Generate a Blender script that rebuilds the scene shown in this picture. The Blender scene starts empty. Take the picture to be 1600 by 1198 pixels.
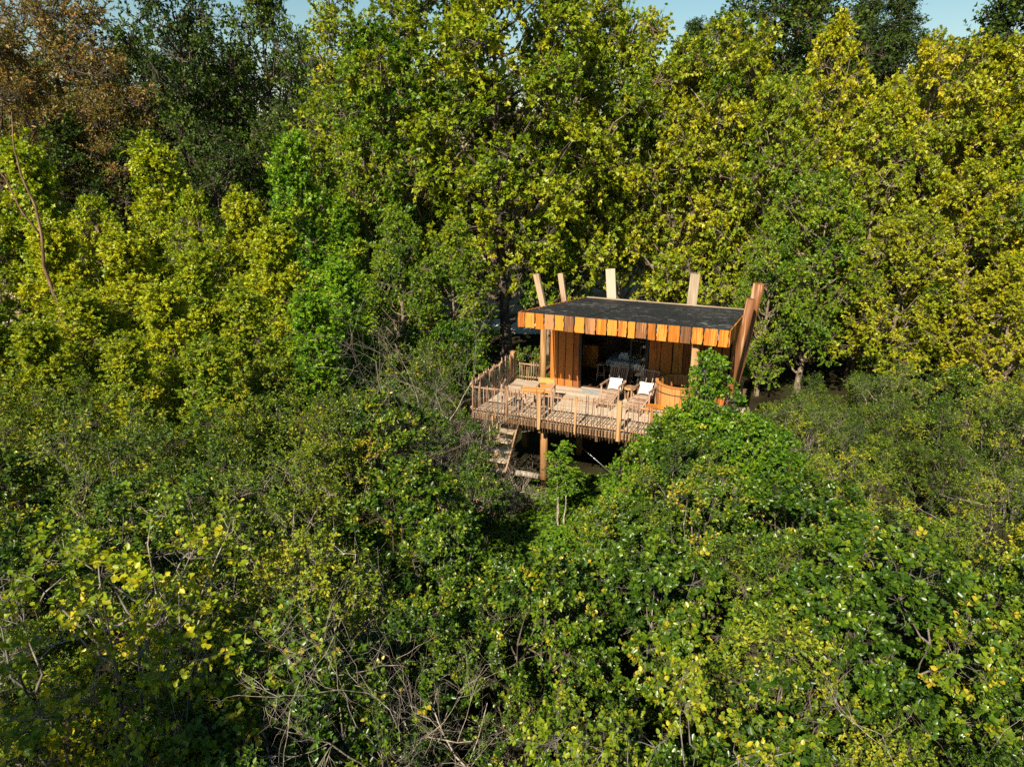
import bpy, math, random
import numpy as np
from mathutils import Vector, Matrix

R_ = math.radians
scene = bpy.context.scene
col = scene.collection

# ------------------------------------------------------------------ camera, sky, sun, exposure
CAM_H = 10.7
cam_d = bpy.data.cameras.new("camera")
cam_d.sensor_width = 36.0
cam_d.lens = 36.0 * 1101.0 / 1600.0
cam_d.clip_start = 0.1
cam_d.clip_end = 3000.0
cam = bpy.data.objects.new("camera", cam_d)
cam.location = (0, 0, CAM_H)
cam.rotation_euler = (R_(90 - 18.5), 0, 0)
col.objects.link(cam)
scene.camera = cam

HOUSE_YAW = R_(21.9)
SUN_EL = R_(38.5)
SUN_AZ = R_(24.0)            # light travels towards (sin az, cos az)
world = bpy.data.worlds.new("World")
scene.world = world
world.use_nodes = True
wn = world.node_tree.nodes
wl = world.node_tree.links
sky = wn.new("ShaderNodeTexSky")
sky.sky_type = 'NISHITA'
sky.sun_disc = False
sky.sun_elevation = SUN_EL
sky.sun_rotation = math.pi + SUN_AZ
sky.air_density = 1.2
sky.dust_density = 0.2
sky.ozone_density = 1.0
wn["Background"].inputs[1].default_value = 0.05
sky_hs = wn.new("ShaderNodeHueSaturation")
sky_hs.inputs["Hue"].default_value = 0.48
sky_hs.inputs["Saturation"].default_value = 1.2
wl.new(sky.outputs[0], sky_hs.inputs["Color"])
wl.new(sky_hs.outputs[0], wn["Background"].inputs[0])

sun_d = bpy.data.lights.new("sun", 'SUN')
sun_d.energy = 5.0
sun_d.angle = R_(0.5)
sun_d.color = (1.0, 0.90, 0.74)
sun = bpy.data.objects.new("sun", sun_d)
tr = Vector((math.sin(SUN_AZ) * math.cos(SUN_EL), math.cos(SUN_AZ) * math.cos(SUN_EL), -math.sin(SUN_EL)))
sun.rotation_euler = tr.to_track_quat('-Z', 'Y').to_euler()
sun.location = (-20, -30, 40)
col.objects.link(sun)

scene.view_settings.view_transform = 'Standard'
scene.view_settings.look = 'None'
scene.view_settings.exposure = 0.98
scene.view_settings.gamma = 1.0
scene.render.engine = 'CYCLES'
scene.cycles.max_bounces = 6
scene.cycles.diffuse_bounces = 1
scene.cycles.glossy_bounces = 2
scene.cycles.transmission_bounces = 4
scene.cycles.transparent_max_bounces = 4
scene.cycles.use_denoising = False
scene.cycles.denoiser = 'OPENIMAGEDENOISE'
scene.cycles.denoising_prefilter = 'ACCURATE'
scene.cycles.sample_clamp_indirect = 4.0

# ------------------------------------------------------------------ materials
def new_mat(name):
    m = bpy.data.materials.new(name)
    m.use_nodes = True
    return m, m.node_tree.nodes, m.node_tree.links, m.node_tree.nodes["Principled BSDF"]

def ramp(nodes, stops):
    r = nodes.new("ShaderNodeValToRGB")
    el = r.color_ramp.elements
    while len(el) < len(stops):
        el.new(0.5)
    for e, (p, c) in zip(el, stops):
        e.position = p
        e.color = (c[0], c[1], c[2], 1)
    return r

def leaf_mat(name, stops, transl=0.32, rough=0.42, spec=0.35, shift=0.25):
    m, n, l, b = new_mat(name)
    at = n.new("ShaderNodeAttribute"); at.attribute_name = "tone"
    oi = n.new("ShaderNodeObjectInfo")
    ma = n.new("ShaderNodeMath"); ma.operation = 'MULTIPLY_ADD'
    ma.inputs[1].default_value = shift
    l.new(oi.outputs["Random"], ma.inputs[0])
    sub = n.new("ShaderNodeMath"); sub.operation = 'SUBTRACT'
    l.new(at.outputs["Fac"], sub.inputs[0]); sub.inputs[1].default_value = shift * 0.5
    l.new(sub.outputs[0], ma.inputs[2])
    r = ramp(n, stops)
    l.new(ma.outputs[0], r.inputs[0])
    l.new(r.outputs[0], b.inputs["Base Color"])
    b.inputs["Roughness"].default_value = rough
    b.inputs["Specular IOR Level"].default_value = spec
    t = n.new("ShaderNodeBsdfTranslucent")
    hs = n.new("ShaderNodeHueSaturation")
    hs.inputs["Hue"].default_value = 0.49
    hs.inputs["Saturation"].default_value = 1.1
    hs.inputs["Value"].default_value = 1.35
    l.new(r.outputs[0], hs.inputs["Color"]); l.new(hs.outputs[0], t.inputs[0])
    mx = n.new("ShaderNodeMixShader"); mx.inputs[0].default_value = transl
    l.new(b.outputs[0], mx.inputs[1]); l.new(t.outputs[0], mx.inputs[2])
    l.new(mx.outputs[0], n["Material Output"].inputs[0])
    return m

LEAF = {
    'plane': leaf_mat("plane_leaf", [(0.0, (.06, .13, .005)), (.35, (.18, .255, .008)), (.7, (.325, .345, .010)), (.95, (.40, .40, .014)), (1, (.46, .37, .015))]),
    'plane_yellow': leaf_mat("plane_leaf_yellow", [(0.0, (.085, .155, .005)), (.3, (.235, .285, .008)), (.65, (.40, .375, .010)), (.95, (.45, .42, .014)), (1, (.50, .38, .015))]),
    'plane_green': leaf_mat("plane_leaf_green", [(0.0, (.035, .105, .005)), (.4, (.12, .215, .008)), (.75, (.235, .30, .010)), (1, (.37, .34, .015))]),
    'lime': leaf_mat("lime_leaf", [(0.0, (.08, .165, .005)), (.35, (.215, .30, .008)), (.7, (.37, .395, .010)), (1, (.46, .44, .014))]),
    'lime_green': leaf_mat("lime_green_leaf", [(0.0, (.045, .13, .005)), (.4, (.12, .265, .008)), (.75, (.22, .35, .010)), (1, (.36, .40, .014))]),
    'glossy': leaf_mat("glossy_leaf", [(0.0, (.020, .052, .004)), (.4, (.056, .115, .006)), (.8, (.13, .19, .008)), (.985, (.22, .26, .012)), (1, (.36, .28, .02))], transl=.17, rough=.36, spec=.45),
    'fresh': leaf_mat("fresh_leaf", [(0.0, (.03, .085, .005)), (.5, (.09, .195, .008)), (1, (.21, .30, .012))], transl=.30, rough=.36, spec=.35),
    'olive': leaf_mat("olive_leaf", [(0.0, (.024, .054, .004)), (.4, (.068, .122, .006)), (.8, (.155, .21, .010)), (1, (.30, .29, .015))], transl=.18, rough=.45, spec=.3),
    'olive_yellow': leaf_mat("olive_yellow_leaf", [(0.0, (.045, .085, .005)), (.4, (.12, .18, .008)), (.8, (.24, .275, .011)), (1, (.40, .34, .016))], transl=.2, rough=.45, spec=.3),
    'yellow': leaf_mat("yellow_leaf", [(0.0, (.08, .15, .008)), (.4, (.20, .27, .010)), (.75, (.40, .39, .012)), (1, (.54, .42, .015))], transl=.35),
    'dark': leaf_mat("dark_leaf", [(0.0, (.02, .045, .005)), (.5, (.05, .092, .009)), (.9, (.105, .145, .012)), (1, (.2, .17, .02))], transl=.2, rough=.45, spec=.22),
    'mid': leaf_mat("mid_leaf", [(0.0, (.04, .08, .006)), (.5, (.10, .165, .010)), (1, (.22, .25, .015))], transl=.28),
    'autumn': leaf_mat("autumn_leaf", [(0.0, (.07, .09, .012)), (.35, (.16, .135, .02)), (.7, (.27, .165, .035)), (1, (.32, .16, .06))], transl=.3),
    'creeper': leaf_mat("creeper_leaf", [(0.0, (.035, .09, .006)), (.5, (.10, .20, .010)), (1, (.24, .31, .015))], transl=.3, rough=.4),
}

def bark_mat(name, c1, c2, c3, scale=3.0):
    m, n, l, b = new_mat(name)
    tc = n.new("ShaderNodeTexCoord")
    mp = n.new("ShaderNodeMapping"); mp.inputs["Scale"].default_value = (scale, scale, scale * .3)
    l.new(tc.outputs["Object"], mp.inputs[0])
    nz = n.new("ShaderNodeTexNoise"); nz.inputs["Scale"].default_value = 4; nz.inputs["Detail"].default_value = 6
    l.new(mp.outputs[0], nz.inputs[0])
    r = ramp(n, [(.3, c1), (.5, c2), (.68, c3)])
    l.new(nz.outputs[0], r.inputs[0]); l.new(r.outputs[0], b.inputs["Base Color"])
    b.inputs["Roughness"].default_value = .85
    bp = n.new("ShaderNodeBump"); bp.inputs["Strength"].default_value = .5; bp.inputs["Distance"].default_value = .03
    l.new(nz.outputs[0], bp.inputs["Height"]); l.new(bp.outputs[0], b.inputs["Normal"])
    return m

BARK = {
    'plane': bark_mat("plane_bark", (.07, .05, .032), (.15, .11, .07), (.30, .24, .16), 1.5),
    'grey': bark_mat("grey_bark", (.05, .042, .032), (.12, .10, .08), (.24, .21, .17), 3),
    'pale': bark_mat("pale_bark", (.12, .095, .065), (.26, .21, .155), (.44, .37, .30), 4),
    'dark': bark_mat("dark_bark", (.03, .022, .015), (.07, .05, .035), (.13, .10, .07), 2),
    'red': bark_mat("reddish_bark", (.07, .035, .02), (.15, .08, .045), (.26, .15, .09), 2),
}

def wood_mat(name, ca, cb, cc, axis=2, grain=22.0, rough=.6, vary=.35, knots=True):
    """sawn timber: long streaks along `axis` in object space, knots, per-piece tone"""
    m, n, l, b = new_mat(name)
    tc = n.new("ShaderNodeTexCoord")
    oi = n.new("ShaderNodeObjectInfo")
    mp = n.new("ShaderNodeMapping")
    sc = [grain, grain, grain]; sc[axis] = grain * .055
    mp.inputs["Scale"].default_value = sc
    l.new(tc.outputs["Object"], mp.inputs[0])
    off = n.new("ShaderNodeVectorMath"); off.operation = 'MULTIPLY_ADD'
    cm = n.new("ShaderNodeCombineXYZ")
    for k in range(3):
        l.new(oi.outputs["Random"], cm.inputs[k])
    l.new(cm.outputs[0], off.inputs[0]); off.inputs[1].default_value = (57, 31, 83)
    l.new(mp.outputs[0], off.inputs[2])
    nz = n.new("ShaderNodeTexNoise"); nz.inputs["Scale"].default_value = 1.0; nz.inputs["Detail"].default_value = 5
    nz.inputs["Distortion"].default_value = .6
    l.new(off.outputs[0], nz.inputs[0])
    big = n.new("ShaderNodeTexNoise"); big.inputs["Scale"].default_value = .16; big.inputs["Detail"].default_value = 2
    l.new(off.outputs[0], big.inputs[0])
    add = n.new("ShaderNodeMath"); add.operation = 'MULTIPLY_ADD'
    l.new(big.outputs[0], add.inputs[0]); add.inputs[1].default_value = .55
    l.new(nz.outputs[0], add.inputs[2])
    add2 = n.new("ShaderNodeMath"); add2.operation = 'MULTIPLY_ADD'
    l.new(oi.outputs["Random"], add2.inputs[0]); add2.inputs[1].default_value = vary
    l.new(add.outputs[0], add2.inputs[2])
    o0 = .5 + vary * .5
    r = ramp(n, [(max(0, o0 - .05), ca), (o0 + .28, cb), (min(1, o0 + .5), cc)])
    l.new(add2.outputs[0], r.inputs[0]); l.new(r.outputs[0], b.inputs["Base Color"])
    b.inputs["Roughness"].default_value = rough
    b.inputs["Specular IOR Level"].default_value = .3
    bp = n.new("ShaderNodeBump"); bp.inputs["Strength"].default_value = .25; bp.inputs["Distance"].default_value = .006
    l.new(nz.outputs[0], bp.inputs["Height"]); l.new(bp.outputs[0], b.inputs["Normal"])
    return m

WOOD = {
    'orange': wood_mat("orange_larch", (.15, .045, .010), (.42, .13, .014), (.58, .23, .035)),
    'golden': wood_mat("golden_larch", (.24, .072, .008), (.48, .155, .012), (.57, .215, .024)),
    'brown': wood_mat("weathered_brown_board", (.10, .042, .018), (.24, .10, .038), (.38, .18, .07)),
    'wall': wood_mat("red_brown_wall_board", (.13, .036, .008), (.30, .085, .012), (.42, .135, .02)),
    'tub': wood_mat("tub_stave", (.30, .11, .03), (.44, .17, .045), (.56, .24, .07)),
    'deck': wood_mat("pale_deck_board", (.30, .225, .15), (.43, .33, .235), (.54, .43, .315), axis=0),
    'joist': wood_mat("deck_timber", (.22, .12, .06), (.32, .185, .095), (.42, .26, .15), axis=0),
    'picket': wood_mat("grey_brown_stick", (.10, .052, .030), (.20, .112, .062), (.32, .20, .12), vary=.6),
    'post': wood_mat("peeled_post", (.20, .095, .035), (.34, .165, .06), (.46, .26, .11)),
    'log': wood_mat("spotted_peeled_log", (.12, .055, .022), (.31, .155, .058), (.42, .245, .105), grain=14),
    'stump': wood_mat("pale_split_plank", (.22, .155, .095), (.35, .265, .175), (.45, .36, .26), grain=12),
    'stump_brown': wood_mat("brown_split_plank", (.17, .095, .05), (.29, .17, .095), (.40, .27, .17), grain=12),
    'pole': wood_mat("rough_red_pole", (.09, .035, .014), (.24, .095, .032), (.46, .27, .14), grain=7),
    'chair': wood_mat("grey_brown_teak", (.20, .12, .075), (.32, .20, .13), (.44, .30, .21)),
    'table': wood_mat("orange_tabletop", (.36, .14, .03), (.50, .21, .045), (.60, .29, .08), axis=0),
    'tread': wood_mat("pale_stair_tread", (.34, .24, .15), (.50, .38, .26), (.62, .50, .37), axis=0),
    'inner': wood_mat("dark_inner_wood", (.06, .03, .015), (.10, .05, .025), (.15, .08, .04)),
}

def plain(name, c, rough=.7, metal=0, spec=.4, noise=.12):
    m, n, l, b = new_mat(name)
    tc = n.new("ShaderNodeTexCoord"); nz = n.new("ShaderNodeTexNoise")
    nz.inputs["Scale"].default_value = 9; nz.inputs["Detail"].default_value = 5
    l.new(tc.outputs["Object"], nz.inputs[0])
    r = ramp(n, [(.3, tuple(x * (1 - noise) for x in c)), (.7, tuple(min(1, x * (1 + noise)) for x in c))])
    l.new(nz.outputs[0], r.inputs[0]); l.new(r.outputs[0], b.inputs["Base Color"])
    b.inputs["Roughness"].default_value = rough; b.inputs["Metallic"].default_value = metal
    b.inputs["Specular IOR Level"].default_value = spec
    return m

M_FRAME = plain("black_door_frame", (.015, .015, .016), .45)
M_WHITE = plain("white_cotton", (.80, .78, .74), .9)
M_LINEN = plain("white_bed_linen", (.70, .70, .70), .9)
M_BAND = plain("steel_band", (.18, .17, .16), .45, .9)
M_CABLE = plain("steel_cable", (.35, .35, .36), .4, .9)
M_WATER = plain("dark_tub_water", (.012, .014, .012), .06)
M_RUG = plain("grey_mat", (.30, .29, .28), .95, noise=.3)
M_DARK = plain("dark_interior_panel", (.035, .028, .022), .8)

def glass_mat():
    m, n, l, b = new_mat("door_glass")
    b.inputs["Base Color"].default_value = (.9, .93, .92, 1)
    b.inputs["Roughness"].default_value = .02
    b.inputs["Transmission Weight"].default_value = 1.0
    b.inputs["IOR"].default_value = 1.45
    return m
M_GLASS = glass_mat()

def roof_mat():
    m, n, l, b = new_mat("black_roof_membrane")
    tc = n.new("ShaderNodeTexCoord")
    mp = n.new("ShaderNodeMapping"); mp.inputs["Scale"].default_value = (2.2, 5.0, 1)
    l.new(tc.outputs["Object"], mp.inputs[0])
    nz = n.new("ShaderNodeTexNoise"); nz.inputs["Scale"].default_value = 1.7; nz.inputs["Detail"].default_value = 8; nz.inputs["Roughness"].default_value = .7
    l.new(mp.outputs[0], nz.inputs[0])
    n2 = n.new("ShaderNodeTexNoise"); n2.inputs["Scale"].default_value = .5; n2.inputs["Detail"].default_value = 3
    l.new(tc.outputs["Object"], n2.inputs[0])
    mu = n.new("ShaderNodeMath"); mu.operation = 'MULTIPLY_ADD'
    l.new(n2.outputs[0], mu.inputs[0]); mu.inputs[1].default_value = .35; l.new(nz.outputs[0], mu.inputs[2])
    r = ramp(n, [(.0, (.010, .010, .011)), (.70, (.016, .016, .017)), (.775, (.035, .035, .036)), (.82, (.24, .24, .22))])
    l.new(mu.outputs[0], r.inputs[0]); l.new(r.outputs[0], b.inputs["Base Color"])
    b.inputs["Roughness"].default_value = .7; b.inputs["Specular IOR Level"].default_value = .25
    return m
M_ROOF = roof_mat()

def ground_mat():
    m, n, l, b = new_mat("forest_floor")
    g = n.new("ShaderNodeNewGeometry"); sx = n.new("ShaderNodeSeparateXYZ")
    l.new(g.outputs["Position"], sx.inputs[0])
    nz = n.new("ShaderNodeTexNoise"); nz.inputs["Scale"].default_value = .9; nz.inputs["Detail"].default_value = 9
    l.new(g.outputs["Position"], nz.inputs[0])
    r1 = ramp(n, [(.3, (.014, .011, .006)), (.5, (.028, .023, .011)), (.7, (.032, .042, .011))])
    l.new(nz.outputs[0], r1.inputs[0])
    r2 = ramp(n, [(.3, (.16, .10, .055)), (.5, (.34, .235, .14)), (.72, (.48, .36, .23))])
    l.new(nz.outputs[0], r2.inputs[0])
    mr = n.new("ShaderNodeMapRange"); mr.inputs[1].default_value = 45.5; mr.inputs[2].default_value = 47
    l.new(sx.outputs[1], mr.inputs[0])
    mr2 = n.new("ShaderNodeMapRange"); mr2.inputs[1].default_value = 57; mr2.inputs[2].default_value = 54
    l.new(sx.outputs[1], mr2.inputs[0])
    mm = n.new("ShaderNodeMath"); mm.operation = 'MULTIPLY'
    l.new(mr.outputs[0], mm.inputs[0]); l.new(mr2.outputs[0], mm.inputs[1])
    mx = n.new("ShaderNodeMix"); mx.data_type = 'RGBA'
    l.new(mm.outputs[0], mx.inputs[0]); l.new(r1.outputs[0], mx.inputs[6]); l.new(r2.outputs[0], mx.inputs[7])
    l.new(mx.outputs[2], b.inputs["Base Color"])
    b.inputs["Roughness"].default_value = .95; b.inputs["Specular IOR Level"].default_value = .05
    bp = n.new("ShaderNodeBump"); bp.inputs["Distance"].default_value = .15
    l.new(nz.outputs[0], bp.inputs["Height"]); l.new(bp.outputs[0], b.inputs["Normal"])
    return m
M_GROUND = ground_mat()
M_GRAVEL = plain("pale_gravel", (.66, .58, .47), .95, noise=.2)

# ------------------------------------------------------------------ object helpers
def tag(o, label=None, cat=None, group=None, kind=None):
    if label: o["label"] = label
    if cat: o["category"] = cat
    if group: o["group"] = group
    if kind: o["kind"] = kind
    return o

def empty(name, loc=(0, 0, 0), rz=0.0, parent=None):
    o = bpy.data.objects.new(name, None)
    o.empty_display_size = .3
    o.location = loc; o.rotation_euler = (0, 0, rz)
    col.objects.link(o)
    if parent: o.parent = parent
    return o

def link_mesh(name, me, parent=None, mat=None):
    if mat and not me.materials:
        me.materials.append(mat)
    o = bpy.data.objects.new(name, me)
    col.objects.link(o)
    if parent: o.parent = parent
    return o

def raw_mesh(name, verts, faces, mat=None, flat=True):
    me = bpy.data.meshes.new(name)
    me.from_pydata([tuple(v) for v in verts], [], [tuple(f) for f in faces])
    if not flat:
        me.shade_smooth()
    if mat: me.materials.append(mat)
    return me

def np_mesh(name, V, F, mat=None, tone=None, smooth=True):
    """V (n,3), F list of (m,k) int arrays"""
    me = bpy.data.meshes.new(name)
    V = np.ascontiguousarray(V, np.float32)
    me.vertices.add(len(V)); me.vertices.foreach_set("co", V.ravel())
    li = np.concatenate([f.ravel() for f in F]).astype(np.int32)
    tot = np.concatenate([np.full(len(f), f.shape[1], np.int32) for f in F])
    st = np.concatenate([[0], np.cumsum(tot)[:-1]]).astype(np.int32)
    me.loops.add(len(li)); me.loops.foreach_set("vertex_index", li)
    me.polygons.add(len(tot)); me.polygons.foreach_set("loop_start", st)
    if tone is not None:
        a = me.attributes.new("tone", 'FLOAT', 'POINT')
        a.data.foreach_set("value", np.ascontiguousarray(tone, np.float32))
    me.update(calc_edges=True)
    if not smooth: me.shade_flat()
    if mat: me.materials.append(mat)
    return me

def box_data(x0, x1, y0, y1, z0, z1):
    v = [(x0, y0, z0), (x1, y0, z0), (x1, y1, z0), (x0, y1, z0), (x0, y0, z1), (x1, y0, z1), (x1, y1, z1), (x0, y1, z1)]
    f = [(0, 3, 2, 1), (4, 5, 6, 7), (0, 1, 5, 4), (1, 2, 6, 5), (2, 3, 7, 6), (3, 0, 4, 7)]
    return v, f

def box(name, parent, x0, x1, y0, y1, z0, z1, mat, loc=None):
    """a box whose own origin sits at its centre, so grain runs in the piece's own space"""
    c = ((x0 + x1) / 2, (y0 + y1) / 2, (z0 + z1) / 2)
    v, f = box_data(x0 - c[0], x1 - c[0], y0 - c[1], y1 - c[1], z0 - c[2], z1 - c[2])
    o = link_mesh(name, raw_mesh(name, v, f, mat), parent)
    o.location = c
    return o

def beam(name, parent, a, b, w, t, mat, up=(0, 0, 1), taper=1.0):
    """rectangular bar from a to b; local z runs along it"""
    a = Vector(a); b = Vector(b); d = b - a; L = d.length
    v, f = box_data(-w / 2, w / 2, -t / 2, t / 2, 0, L)
    v = [(x * (taper if z > 0 else 1), y * (taper if z > 0 else 1), z) for x, y, z in v]
    o = link_mesh(name, raw_mesh(name, v, f, mat), parent)
    z = d.normalized(); u = Vector(up)
    if abs(z.dot(u)) > .98: u = Vector((0, 1, 0))
    x = u.cross(z).normalized(); y = z.cross(x)
    o.matrix_local = Matrix(((x.x, y.x, z.x, a.x), (x.y, y.y, z.y, a.y), (x.z, y.z, z.z, a.z), (0, 0, 0, 1)))
    return o

def ringmesh(name, pts, radii, sides, mat, seed=0, cap=True, wob=0.0, flat=False):
    rng = random.Random(seed)
    V, F = [], []
    n = len(pts)
    for i, (p, r) in enumerate(zip(pts, radii)):
        p = Vector(p)
        t = (Vector(pts[min(i + 1, n - 1)]) - Vector(pts[max(i - 1, 0)])).normalized()
        ref = Vector((1, 0, 0)) if abs(t.x) < .9 else Vector((0, 1, 0))
        x = ref.cross(t).normalized(); y = t.cross(x)
        for k in range(sides):
            a = 2 * math.pi * k / sides
            rr = r * (1 + wob * rng.uniform(-1, 1))
            V.append(p + x * (math.cos(a) * rr) + y * (math.sin(a) * rr))
    for i in range(n - 1):
        for k in range(sides):
            k2 = (k + 1) % sides
            F.append((i * sides + k, i * sides + k2, (i + 1) * sides + k2, (i + 1) * sides + k))
    if cap:
        F.append(tuple(range(sides - 1, -1, -1)))
        F.append(tuple((n - 1) * sides + k for k in range(sides)))
    me = raw_mesh(name, V, F, mat, flat=True)
    if not flat:
        sm = [len(f) == 4 for f in F]
        me.polygons.foreach_set("use_smooth", sm)
    return me

def pole(name, parent, pts, radii, sides, mat, seed=0, wob=.05):
    p0 = Vector(pts[0])
    me = ringmesh(name, [Vector(p) - p0 for p in pts], radii, sides, mat, seed, wob=wob)
    o = link_mesh(name, me, parent); o.location = p0
    return o

def board(name, parent, w, h, t, mat, loc, rng, rot=0.0, wane=.05, seg=4):
    """upright board with wavy (waney) long edges; width along x, thickness along y, height along z, foot at loc"""
    V, F = [], []
    for i in range(seg + 1):
        z = h * i / seg
        l = -w / 2 + rng.uniform(0, wane) * w; r = w / 2 - rng.uniform(0, wane) * w
        V += [(l, -t / 2, z), (r, -t / 2, z), (r, t / 2, z), (l, t / 2, z)]
    for i in range(seg):
        a = i * 4; b2 = a + 4
        for k in range(4):
            F.append((a + k, a + (k + 1) % 4, b2 + (k + 1) % 4, b2 + k))
    F.append((3, 2, 1, 0)); n4 = seg * 4; F.append((n4, n4 + 1, n4 + 2, n4 + 3))
    o = link_mesh(name, raw_mesh(name, V, F, mat), parent)
    o.location = loc; o.rotation_euler = (0, 0, rot)
    return o

# ------------------------------------------------------------------ camera-side arithmetic used only to read positions off the photograph
P_ = R_(18.5); F_ = 1101.0
def ray(px, py):
    a = (px - 800) / F_; b = -(py - 599) / F_
    return Vector((a, math.cos(P_) + b * math.sin(P_), -math.sin(P_) + b * math.cos(P_)))
def at_depth(px, py, Y):
    r = ray(px, py); q = r * (Y / r.y); q.z += CAM_H
    return q
HO = Vector((-1.25, 21.32, 0)); HE = Vector((math.cos(HOUSE_YAW), -math.sin(HOUSE_YAW), 0)); HD = Vector((math.sin(HOUSE_YAW), math.cos(HOUSE_YAW), 0))
def W(u, v, z=0.0):
    q = HO + HE * u + HD * v; return Vector((q.x, q.y, z))
def on_v(px, py, v):
    """point of the house plane v = const seen at a pixel, in house coordinates (u, v, z above ground)"""
    r = ray(px, py); t = (v + HO.dot(HD)) / r.dot(HD); q = r * t
    return Vector((q.dot(HE) - HO.dot(HE), v, q.z + CAM_H))
def px_of(p):
    y = p[1]; z = p[2] - CAM_H
    d = y * math.cos(P_) - z * math.sin(P_); u = y * math.sin(P_) + z * math.cos(P_)
    return 800 + F_ * p[0] / d, 599 - F_ * u / d

# ------------------------------------------------------------------ terrain
def sstep(a, b, x):
    t = np.clip((x - a) / (b - a), 0, 1); return t * t * (3 - 2 * t)
def ground_z(x, y):
    x = np.asarray(x, float); y = np.asarray(y, float)
    bank = 3.4 * sstep(46.5, 55, y + .8 * np.sin(x * .23) + .5 * np.sin(x * .61 + 1)) + 3.0 * sstep(56, 140, y)
    und = .16 * np.sin(x * .31 + y * .17) * np.sin(y * .27 - 1.0) * (1 - sstep(34, 38, y))
    und = und + .25 * np.sin(x * .9) * np.sin(y * 1.1) * sstep(47, 50, y)
    return bank + und
gx = np.concatenate([np.linspace(-900, -70, 14), np.linspace(-60, 60, 121), np.linspace(70, 900, 14)])
gy = np.concatenate([np.linspace(-300, -20, 8), np.linspace(-10, 70, 161), np.linspace(75, 160, 14), np.linspace(200, 1600, 12)])
GX, GY = np.meshgrid(gx, gy)
GV = np.stack([GX, GY, ground_z(GX, GY)], -1).reshape(-1, 3)
nx = len(gx); ii, jj = np.meshgrid(np.arange(len(gy) - 1), np.arange(nx - 1), indexing='ij')
b0 = (ii * nx + jj).ravel()
g = link_mesh("ground", np_mesh("ground", GV, [np.stack([b0, b0 + 1, b0 + nx + 1, b0 + nx], -1)], M_GROUND))
tag(g, kind="structure")
rx = np.linspace(-90, 90, 181)
rv, rf = [], []
for i, x in enumerate(rx):
    c = 43.4 + .7 * math.sin(x * .08)
    for y in (c - 2.0 - .2 * math.sin(x * .7), c + 2.0 + .25 * math.sin(x * .53)):
        rv.append((x, y, float(ground_z(x, y)) + .03))
    if i:
        rf.append((2 * i - 2, 2 * i, 2 * i + 1, 2 * i - 1))
rd = link_mesh("gravel_track", raw_mesh("gravel_track", rv, rf, M_GRAVEL)); tag(rd, kind="structure")

# ------------------------------------------------------------------ vegetation generator
def norm(a):
    return a / (np.linalg.norm(a, axis=-1, keepdims=True) + 1e-9)

def tubes(P, Rd, sides):
    """P (n,k,3) paths, Rd (n,k) radii -> verts, quad faces"""
    n, k, _ = P.shape
    T = np.empty_like(P); T[:, 1:-1] = P[:, 2:] - P[:, :-2]; T[:, 0] = P[:, 1] - P[:, 0]; T[:, -1] = P[:, -1] - P[:, -2]
    T = norm(T)
    ref = np.where(np.abs(T[..., :1]) < .8, np.array([1., 0, 0]), np.array([0, 1., 0]))
    X = norm(np.cross(ref, T)); Y = np.cross(T, X)
    a = np.arange(sides) * 2 * math.pi / sides
    V = P[:, :, None] + Rd[:, :, None, None] * (X[:, :, None] * np.cos(a)[:, None] + Y[:, :, None] * np.sin(a)[:, None])
    V = V.reshape(-1, 3)
    base = (np.arange(n)[:, None, None] * k + np.arange(k - 1)[None, :, None]) * sides
    s = np.arange(sides)[None, None]; s2 = (s + 1) % sides
    F = np.stack(np.broadcast_arrays(base + s, base + s2, base + sides + s2, base + sides + s), -1).reshape(-1, 4)
    return V, F

class Acc:
    def __init__(self): self.V = []; self.F = []; self.n = 0
    def add(self, V, F):
        self.V.append(V); self.F.append(F + self.n); self.n += len(V)
    def mesh(self, name): return np_mesh(name, np.concatenate(self.V), [np.concatenate(self.F)])

T_OVAL = (np.array([(0, 0, 0), (.30, .5, .10), (.72, .40, .06), (1, 0, -.10), (.72, -.40, .06), (.30, -.5, .10)]), [(0, 1, 2, 3), (0, 3, 4, 5)])
T_STAR = (np.array([(0, 0, 0), (.24, .64, .06), (.50, .26, .04), (1, 0, -.12), (.50, -.26, .04), (.24, -.64, .06)]),
          [(0, 1, 2), (0, 2, 3), (0, 3, 4), (0, 4, 5)])

def leaves_mesh(name, pos, axis, nrm, size, width, tone, kind):
    T, faces = T_STAR if kind == 'star' else T_OVAL
    axis = norm(axis); side = norm(np.cross(nrm, axis)); nn = np.cross(axis, side)
    V = pos[:, None] + size[:, None, None] * (T[None, :, :1] * axis[:, None] + T[None, :, 1:2] * width * side[:, None] + T[None, :, 2:] * nn[:, None])
    k = len(T); N = len(pos)
    F = (np.array(faces)[None] + (np.arange(N) * k)[:, None, None]).reshape(-1, len(faces[0]))
    return np_mesh(name, V.reshape(-1, 3), [F], tone=np.repeat(tone, k))

PROF = {
    'dome': lambda h: np.where(h < .35, .72 + .28 * h / .35, np.sqrt(np.clip(1 - ((h - .35) / .68) ** 2, 0, 1))),
    'cone': lambda h: np.clip(1.0 - .88 * h, .08, 1) * np.clip(.5 + 3 * h, 0, 1),
    'spire': lambda h: np.clip(np.sin(np.clip(h, 0, 1) * math.pi * .86 + .35), .10, 1),
    'vase': lambda h: np.clip(.45 + .75 * h, 0, 1) * np.sqrt(np.clip(1 - (np.clip(h - .6, 0, 1) / .45) ** 2, 0, 1)),
}

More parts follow.
